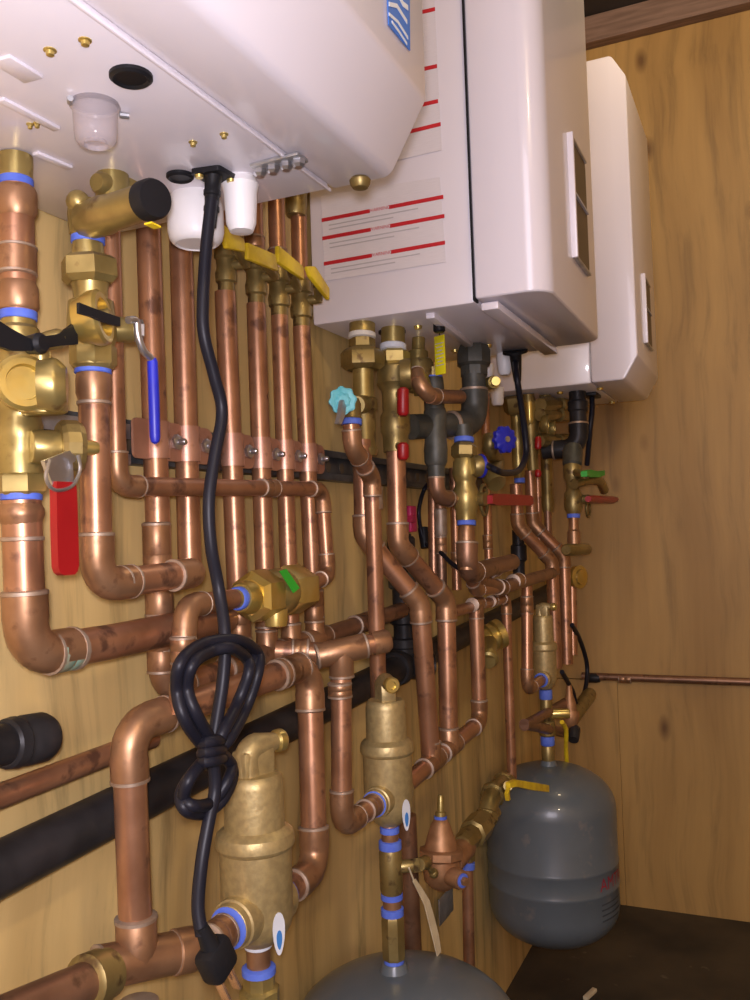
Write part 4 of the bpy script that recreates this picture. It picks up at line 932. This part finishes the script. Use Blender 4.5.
for tt, rr_ in ((0, .010), (.002, .021), (.010, .021), (.013, .016), (.013, .006)):
    u_ = ax.orthogonal().normalized(); v_ = ax.cross(u_)
    rings.append([hc+ax*tt+u_*(rr_*(1+.08*math.cos(10*a))*math.cos(a))+v_*(rr_*(1+.08*math.cos(10*a))*math.sin(a)) for a in [2*math.pi*k/60 for k in range(60)]])
mb.ring_sweep(rings); build('blue_knob', mb, BLU, t)
build('knob_screw', MB().lathe(hc+ax*.012, ax, [(0, .005), (.003, .005)], 10), CHR, t)
rod(t, 'stem', BRAD, hc-ax*.03, hc, .007)
b0 = hc-ax*.03
build('body', MB().tube(catmull([b0+EZ*.01, b0-EZ*.012, P(497, 462, .13), P(493, 478, .15)], 5), .013, 16), BRAD, t)
build('hose_end', MB().lathe(P(491, 474, .15), (P(500, 489, .17)-P(491, 474, .15)), [(0, .014), (.004, .017), (.02, .017), (.026, .015)], 18), BRA, t)

# ------------------------------------------------------------------ fittings and columns under the far heater
DQ = .07
t = thing('valve_column', 'tall narrow brass valve column left of the second power cord, under the far heater', 'valve', P(521, 505, DQ))
lp(t, 'union', BRAD, DQ, [(512, 392, 14), (513, 396, 20), (514, 410, 20), (514.5, 414, 14)], 6)
lp(t, 'body', BRA, DQ, [(516, 412, 11), (517, 430, 11), (517.5, 438, 15), (518, 446, 15), (518, 452, 12), (518.5, 462, 12), (519, 474, 12), (519, 478, 9)])
lp(t, 'tape_wrap', TAPE, DQ, [(519.5, 478, 11), (519.6, 483, 11)], 16)
t = thing('copper_pipe', 'slim copper pipe with slanted offset under the tall brass column, nearer of the pair', 'copper pipe', P(556, 680, DS))
run(t, [P(516, 484, DQ), P(518, 526, DQ), P(552, 562, DS), P(556, 668, DS)], .0132, sock=1.2)
t = thing('copper_pipe', 'slim copper pipe with slanted offset, farther of the pair by the slim separator', 'copper pipe', P(566, 680, DS))
run(t, [P(530, 470, .075), P(533, 524, .075), P(564, 556, DS+.005), P(567, 664, DS+.005)], .0132, sock=1.2)
t = thing('copper_pipe', 'straight copper pipe closest to the corner, behind the far slanted pair', 'copper pipe', P(573, 660, DS+.01))
run(t, [P(572, 584, DS+.01), P(573, 655, DS+.01)], .0100)
t = thing('copper_riser', 'thin copper riser with red-tipped valve between the far brass column and the black elbow', 'copper pipe', P(545, 560, .08))
run(t, [P(537, 455, .085), P(539, 540, .085)], .0075)
t = thing('copper_riser', 'dark thin copper riser below the far black gas elbow', 'copper pipe', P(549, 560, .10))
run(t, [P(546, 452, .095), P(549, 560, .095)], .0085, COPB)
lp(t, 'dark_fitting', BRAD, .095, [(546, 440, 12), (547, 456, 12), (548, 494, 11), (548, 503, 14), (548, 512, 10)], 12)
t = thing('purge_valve', 'tangle of dull brass purge valve bodies behind the second cord, with red handle tips', 'valve', P(532, 440, .11))
lp(t, 'body', BRAD, .105, [(528, 392, 12), (529, 408, 16), (530, 424, 18), (531, 438, 14), (532, 456, 12), (533, 470, 11)])
lp(t, 'yellow_body', BRAY, .12, [(529, 402, 7), (530, 420, 8), (530, 424, 5)], 12)
for px, py, r_ in ((541, 424, .020), (548, 428, .016)):
    c = P(px, py, .13); ax = (ED*.8+EX*.1-EZ*.1).normalized(); build('purge_ring', MB().lathe(c, ax, [(0, r_*.8), (.006, r_), (.014, r_), (.015, r_*.7), (.008, r_*.6), (.008, .001)], 20), BRA, t)
for y0, y1 in ((437, 449), (470, 477)):
    build('red_handle', MB().tube([P(538, y, .13) for y in (y0, y0+2, y1-2, y1)], [.005, .007, .007, .005], 12), RED, t)
rod(t, 'side_arm', BRAD, P(533, 432, .105), P(548, 432, .13), .011)
t = thing('union_fitting', 'dull brass union and level nipples right under the far heater, left of its gas drop', 'pipe fitting', P(555, 405, .13))
for py, wq in ((404, .018), (414, .016), (440, .014)):
    a, b = P(540, py+1, .13), P(568, py, .15); ax = (b-a).normalized(); L_ = (b-a).length
    build('nipple', MB().lathe(a, ax, [(0, wq*.8), (L_*.1, wq), (L_*.35, wq), (L_*.36, wq*.75), (L_*.6, wq*.75), (L_*.62, wq*1.05), (L_*.95, wq*1.05), (L_, wq*.8)], 10), BRAD, t)
rod(t, 'neck', BRAD, under(P(545, 390, .13)), P(545, 402, .13), .013)
DGB = .20
t = thing('gas_pipe', 'black iron gas pipe of the far heater, a short drop with an elbow', 'gas pipe', P(575, 452, DGB))
run(t, [under(P(577, 384, DGB)), P(579, 448, DGB), P(543, 451, .125)], .0175, IRON, IRON, sock=1.2)
lp(t, 'coupling', IRON, DGB, [(577.5, 400, 16), (577.5, 402, 20), (578, 410, 20), (578, 412, 17)])
lp(t, 'drip_tee', IRONG, DGB, [(573, 446, 16), (572.5, 450, 20), (572, 464, 19), (572, 467, 14)])
t = thing('ball_valve', 'far brass valve with green lever above a slim red lever', 'valve', P(573, 545, DGB))
lp(t, 'body', BRAD, DGB, [(572, 462, 14), (572, 468, 18), (572, 478, 18), (572.5, 482, 13), (573, 490, 13), (573, 494, 18), (573.5, 508, 18), (573.5, 514, 13)])
lp(t, 'tape_wrap', TAPE, DGB, [(573, 482, 14), (573, 486, 14)], 16); lp(t, 'tape_wrap', TAPE, DGB, [(573.5, 514, 13), (573.6, 518, 13)], 16)
lp(t, 'copper_tail', COPF, DGB, [(573.5, 516, 10), (574, 530, 10), (574, 532, 13), (574, 546, 13)])
a, b = P(566, 550, DGB), P(588, 549, DGB+.02); build('foot', MB().lathe(a, b-a, [(0, .009), (.006, .012), ((b-a).length-.008, .011), ((b-a).length, .008)], 16), BRAD, t)
gp = [P(x, y, DGB+.04) for x, y in ((584, 474), (588, 473.5), (596, 474.5), (602, 473))]
build('green_lever', MB().strip(gp, [EZ*.005, EZ*.007, EZ*.006, EZ*.005], ED*.006), GRN, t)
rod(t, 'stem', BRAD, P(573, 472, DGB), P(586, 475, DGB+.04), .008)
build('hose_arm', MB().tube(catmull([P(574, 484, DGB+.01), P(590, 480, DGB+.03), P(600, 482, DGB+.04), P(604, 490, DGB+.04)], 6), .010, 14), BRAD, t)
rod(t, 'stem', BRAD, P(573, 500, DGB), P(590, 499, DGB+.03), .009)
rp = [P(x, y, DGB+.035) for x, y in ((588, 499), (592, 499.5), (612, 500), (616, 499.5))]
build('red_lever', MB().tube(rp, [.006, .0085, .0085, .006], 12), RED, t)
c = P(588, 508, DGB+.02); build('pull_ring', MB().tube([c+EX*(.020*math.cos(a))+EZ*(.017*math.sin(a)) for a in [2*math.pi*k/20 for k in range(21)]], .003, 8), BRAD, t)

# dark tees where the far columns meet, above the slim separator
DT = .14
t = thing('copper_pipe', 'dark copper branch pipes and tees crossing level below the wide red lever', 'copper pipe', P(480, 580, DT))
run(t, [P(467, 560, DV2), P(467, 574, DV2), P(512, 562, DT)], .0140, COPB, COPB, sock=1.2)
run(t, [P(474, 578, DT), P(500, 588, DT), P(552, 573, DT)], .0115, COPB, COPB, sock=1.1)
coupling(t, P(516, 581, DT), U((500, 588, DT), (552, 573, DT)), .0115, 3.2); coupling(t, P(492, 568, DT), U((467, 574, DT), (512, 562, DT)), .0138, 2.2)
run(t, [P(470, 575, DT), P(476, 590, DT), P(512, 586, DT)], .0095, COP, COPF, sock=1.1)
t = thing('copper_pipe', 'copper drop pipe with bottom elbow feeding the left port of the slim far separator', 'copper pipe', P(526, 680, DS))
lo3 = P(527, 684, DS); lo3.z = eL3.z
run(t, [P(527, 584, DS), lo3, eL3], .0105, COP)
coupling(t, P(527, 605, DS), EZ, .0105, 3.0)
t = thing('gas_pipe', 'stub of black iron pipe and fitting standing behind the far slanted copper pair', 'gas pipe', P(519, 570, .05))
lp(t, 'tube', IRON, .05, [(518, 530, 12), (519, 575, 12)]); lp(t, 'coupling', IRON, .05, [(518.5, 544, 12), (518.5, 546, 16), (519, 560, 16), (519, 562, 12)])
t = thing('boiler_drain', 'brass boiler drain with a round end, low left of the slim separator', 'valve', P(492, 640, .11))
a, b = P(482, 641, .09), P(503, 632, .12); ax = (b-a).normalized(); L_ = (b-a).length
build('body', MB().lathe(a, ax, [(0, .014), (.004, .018), (L_*.3, .018), (L_*.32, .024), (L_*.5, .024), (L_*.52, .018), (L_*.62, .018), (L_*.64, .026), (L_*.9, .026), (L_, .018)], 20), BRAY, t)
rod(t, 'spout', BRA, P(490, 642, .108), P(488, 662, .125), .013)
build('spout_ring', MB().lathe(P(488.5, 655, .122), P(488, 662, .125)-P(488.5, 655, .122), [(0, .013), (.003, .017), (.012, .017), (.015, .013)], 18), BRA, t)
t = thing('hose_fitting', 'round brass hose cap sticking out to the right of the straight far copper pipe', 'pipe fitting', P(580, 577, DS+.02))
ax = (ED*.8-EX*.45).normalized(); c = P(580, 577, DS+.03)
build('cap', MB().lathe(c-ax*.03, ax, [(0, .014), (.012, .014), (.014, .024), (.030, .026), (.032, .018), (.036, .016), (.038, .006)], 24), BRAY, t)
build('collar', MB().lathe(P(574, 578, DS), P(583, 577, DS+.03)-P(574, 578, DS), [(0, .016), (.02, .018), (.024, .012)], 16), BRAD, t)
# cluster right of the far stack
t = thing('pressure_valve', 'far bronze pressure reducing valve with copper arms, in the corner right of the slim separator', 'valve', P(570, 715, DS))
lp(t, 'bell', BRONZE, DS+.02, [(570, 712, 14), (570, 702, 12), (569, 694, 7), (569, 684, 5)], 20)
lp(t, 'body', BRONZE, DS+.02, [(570, 711, 18), (570, 716, 19), (570, 724, 16), (570, 728, 8)], 16)
rod(t, 'side_arm', BRAD, P(572, 718, DS+.02), P(590, 694, DS+.03), .016); rod(t, 'side_arm', COPB, P(524, 726, DS), P(570, 700, DS+.01), .010); rod(t, 'side_arm', COPB, P(524, 724, DS), P(566, 733, DS+.01), .010)
rod(t, 'plug', IRON, P(575, 728, DS+.03), P(573, 740, DS+.03), .012)
t = tag(build('yellow_wire', MB().tube(catmull([P(562, 722, DS+.03), P(566, 730, DS+.03), P(566, 748, DS+.02), P(567, 764, DS+.015)], 6), .0045, 10), YEL, None, P(566, 764, DS)), 'thin yellow strip hanging beside the far fitting stack above the tank', 'strip')
t = thing('copper_pipe', 'copper pipe fixed level along the seam of the back plywood wall', 'copper pipe', PX(660, 681, XB-.012))
A, B = PX(582, 676, XB-.014), PX(800, 687, XB-.014); B.z = A.z
run(t, [A, B], .0095, COPB)
coupling(t, PX(625, 679, XB-.014), (0, 1, 0), .0095, 3); build('dark_strap', MB().lathe(PX(600, 678, XB-.014), (0, 1, 0), [(0, .011), (.01, .013), (.03, .013), (.035, .011)], 14), IRON, t)

# ------------------------------------------------------------------ power cords
def cord_prof(root, name, pts, r, n=8, seg=12): return build(name, MB().tube(catmull(pts, n), r, seg), CORD, root)
DK = .185
t = thing('power_cord', 'black power cord tied in a knotted coil, its plug dangling at the bottom', 'power cord', P(215, 960, DK))
fp = PZ(213, 169, ZH); 
A = PZ(189, 166, ZH); B = PZ(238, 173, ZH); dr = (B-A).normalized(); sd = dr.cross(EZ)
fl = build('inlet_flange', MB().prism(rounded([mv for mv in ((A-EZ*.002), (A+B)/2+sd*.015-EZ*.002, (B-EZ*.002), (A+B)/2-sd*.015-EZ*.002)], [.003]*4, 3), -EZ*.004), BPL, t)
for f in (.2, .85): build('flange_screw', MB().lathe(A.lerp(B, f)-EZ*.006, -EZ, [(0, .0035), (.002, .003)], 10), BRAY, fl)
build('strain_relief', MB().lathe(fp-EZ*.004, P(211, 212, DK)-fp, [(0, .0075), (.006, .0062), (.012, .0060), (.013, .0066), (.016, .0066), (.017, .0056), (.024, .0054), (.025, .0060), (.028, .0060), (.029, .005), (.040, .0042)], 16), BPL, t)
DK2 = .195
main = [P(*q) for q in ((211.5, 200, .188), (206, 250, DK), (203, 300, DK), (204, 335, DK), (214, 375, DK), (222, 412, DK), (215, 455, DK), (209, 500, DK), (211, 545, DK), (219, 590, DK), (225, 635, DK2), (223, 680, DK2), (216, 725, DK2), (212, 748, DK2))]
cord_prof(t, 'cord', main, .0046)
loops = [((212, 750), (190, 715), (180, 685), (186, 660), (205, 647), (232, 643), (250, 652), (254, 668), (244, 700), (228, 732), (214, 752)),
         ((208, 752), (186, 722), (177, 690), (181, 662), (203, 644), (236, 640), (257, 652), (258, 672), (246, 708), (230, 738), (212, 756)),
         ((216, 748), (197, 716), (187, 688), (193, 664), (210, 652), (230, 648), (246, 658), (249, 672), (238, 702), (224, 730), (214, 750)),
         ((212, 752), (194, 772), (181, 794), (186, 810), (204, 813), (222, 800), (233, 775), (226, 758), (214, 752)),
         ((210, 754), (190, 778), (184, 798), (194, 806), (212, 802), (228, 780), (231, 764), (216, 750))]
for k, lp_ in enumerate(loops):
    cord_prof(t, 'coil_loop', [P(x, y, DK2+.004*((k % 3)-1)+(.004 if i % 2 else -.002)) for i, (x, y) in enumerate(lp_)], .0044, 7)
kn = [P(212+10*math.cos(a*2.1), 752+(a-4)*3.2, DK2+.011*math.sin(a*2.1)) for a in [k*.5 for k in range(17)]]
cord_prof(t, 'knot_wrap', kn, .0042, 4)
tail = [P(*q) for q in ((213, 758, DK2), (215, 790, DK2), (209, 820, DK2), (202, 860, DK2), (198, 905, DK2), (202, 935, DK2+.004))]
cord_prof(t, 'cord', tail, .0046)
p0, p1 = P(201, 926, DK2+.004), P(224, 976, DK2+.010); ax = (p1-p0).normalized(); wd = ax.cross(ED).normalized()
pl = build('plug_boot', MB().tube([p0, p0+ax*.012, p0+ax*.022, p0+ax*.030], [.0045, .0060, .0075, .009], 14), BPL, t)
bc = p0.lerp(p1, .66); L_ = (p1-p0).length
build('plug_body', MB().box(bc, ax*L_*.28, wd*.0125, (ax.cross(wd))*.0085, .0045), BPL, pl)
for s in (-1, 1):
    q = p1-ax*.003+wd*.0062*s; build('prong', MB().box(q+ax*.009, ax*.0115, wd*.0010, ax.cross(wd)*.0036, .0004), PRONG, pl)
build('ground_prong', MB().lathe(p1-ax*.003+ax.cross(wd)*.006, ax, [(0, .0024), (.015, .0024), (.018, .001)], 12), PRONG, pl)
t = thing('power_cord', 'thin black power cord looping below the striped heater past the blue knob', 'power cord', P(515, 460, .2))
fp = PZ(515, 350, ZH); build('strain_relief', MB().lathe(fp, P(517, 375, .2)-fp, [(0, .020), (.004, .020), (.005, .010), (.03, .008), (.05, .006)], 14), BPL, t)
cord_prof(t, 'cord', [fp-EZ*.02] + [P(*q) for q in ((517, 378, .212), (521, 405, .212), (525, 432, .212), (526, 455, .212), (519, 470, .212), (505, 473, .212), (494, 469, .208), (484, 464, .175), (474, 462, .125), (466, 468, .10))], .0048)
t = thing('power_cord', 'short black power cord hanging from the far heater beside its gas pipe', 'power cord', P(587, 465, .22))
fp = PZ(592, 394, ZH); cord_prof(t, 'cord', [fp, P(592, 410, .22), P(590, 430, .215), P(587, 465, .20)], .0055)
build('inlet_flange', MB().box(fp-EZ*.003, EX*.03, ED*.014, EZ*.004, .002), BPL, t)
t = thing('control_wire', 'thin black wire looping from the dark strut past the magenta clip', 'cable', P(440, 540, .03))
cord_prof(t, 'wire', [P(*q) for q in ((432, 480, .05), (424, 490, .03), (419, 510, .03), (421, 530, .03), (427, 545, .04), (440, 552, .075), (450, 562, .10), (460, 569, .12), (468, 572, .13))], .0035)
build('black_sleeve', MB().tube([P(423, 528, .03), P(425, 548, .035)], [.009, .007], 12), BPL, t)
t = thing('control_wire', 'black wire hanging in a long loop in the corner, right of the slim separator', 'cable', P(584, 680, DS))
cord_prof(t, 'wire', [P(*q) for q in ((572, 625, .15), (580, 640, .15), (587, 665, .15), (585, 690, .15), (577, 704, .15), (572, 690, .15), (562, 672, .15))], .005)
t = tag(build('wood_sliver', MB().box(PZ(590, 994, .004), Vector((.022, -.006, 0)), Vector((.002, .005, 0)), EZ*.0035, .001), PAPER, None, PZ(590, 994, .0)), 'pale wood sliver lying on the dark floor in front of the far tank', 'wood sliver')
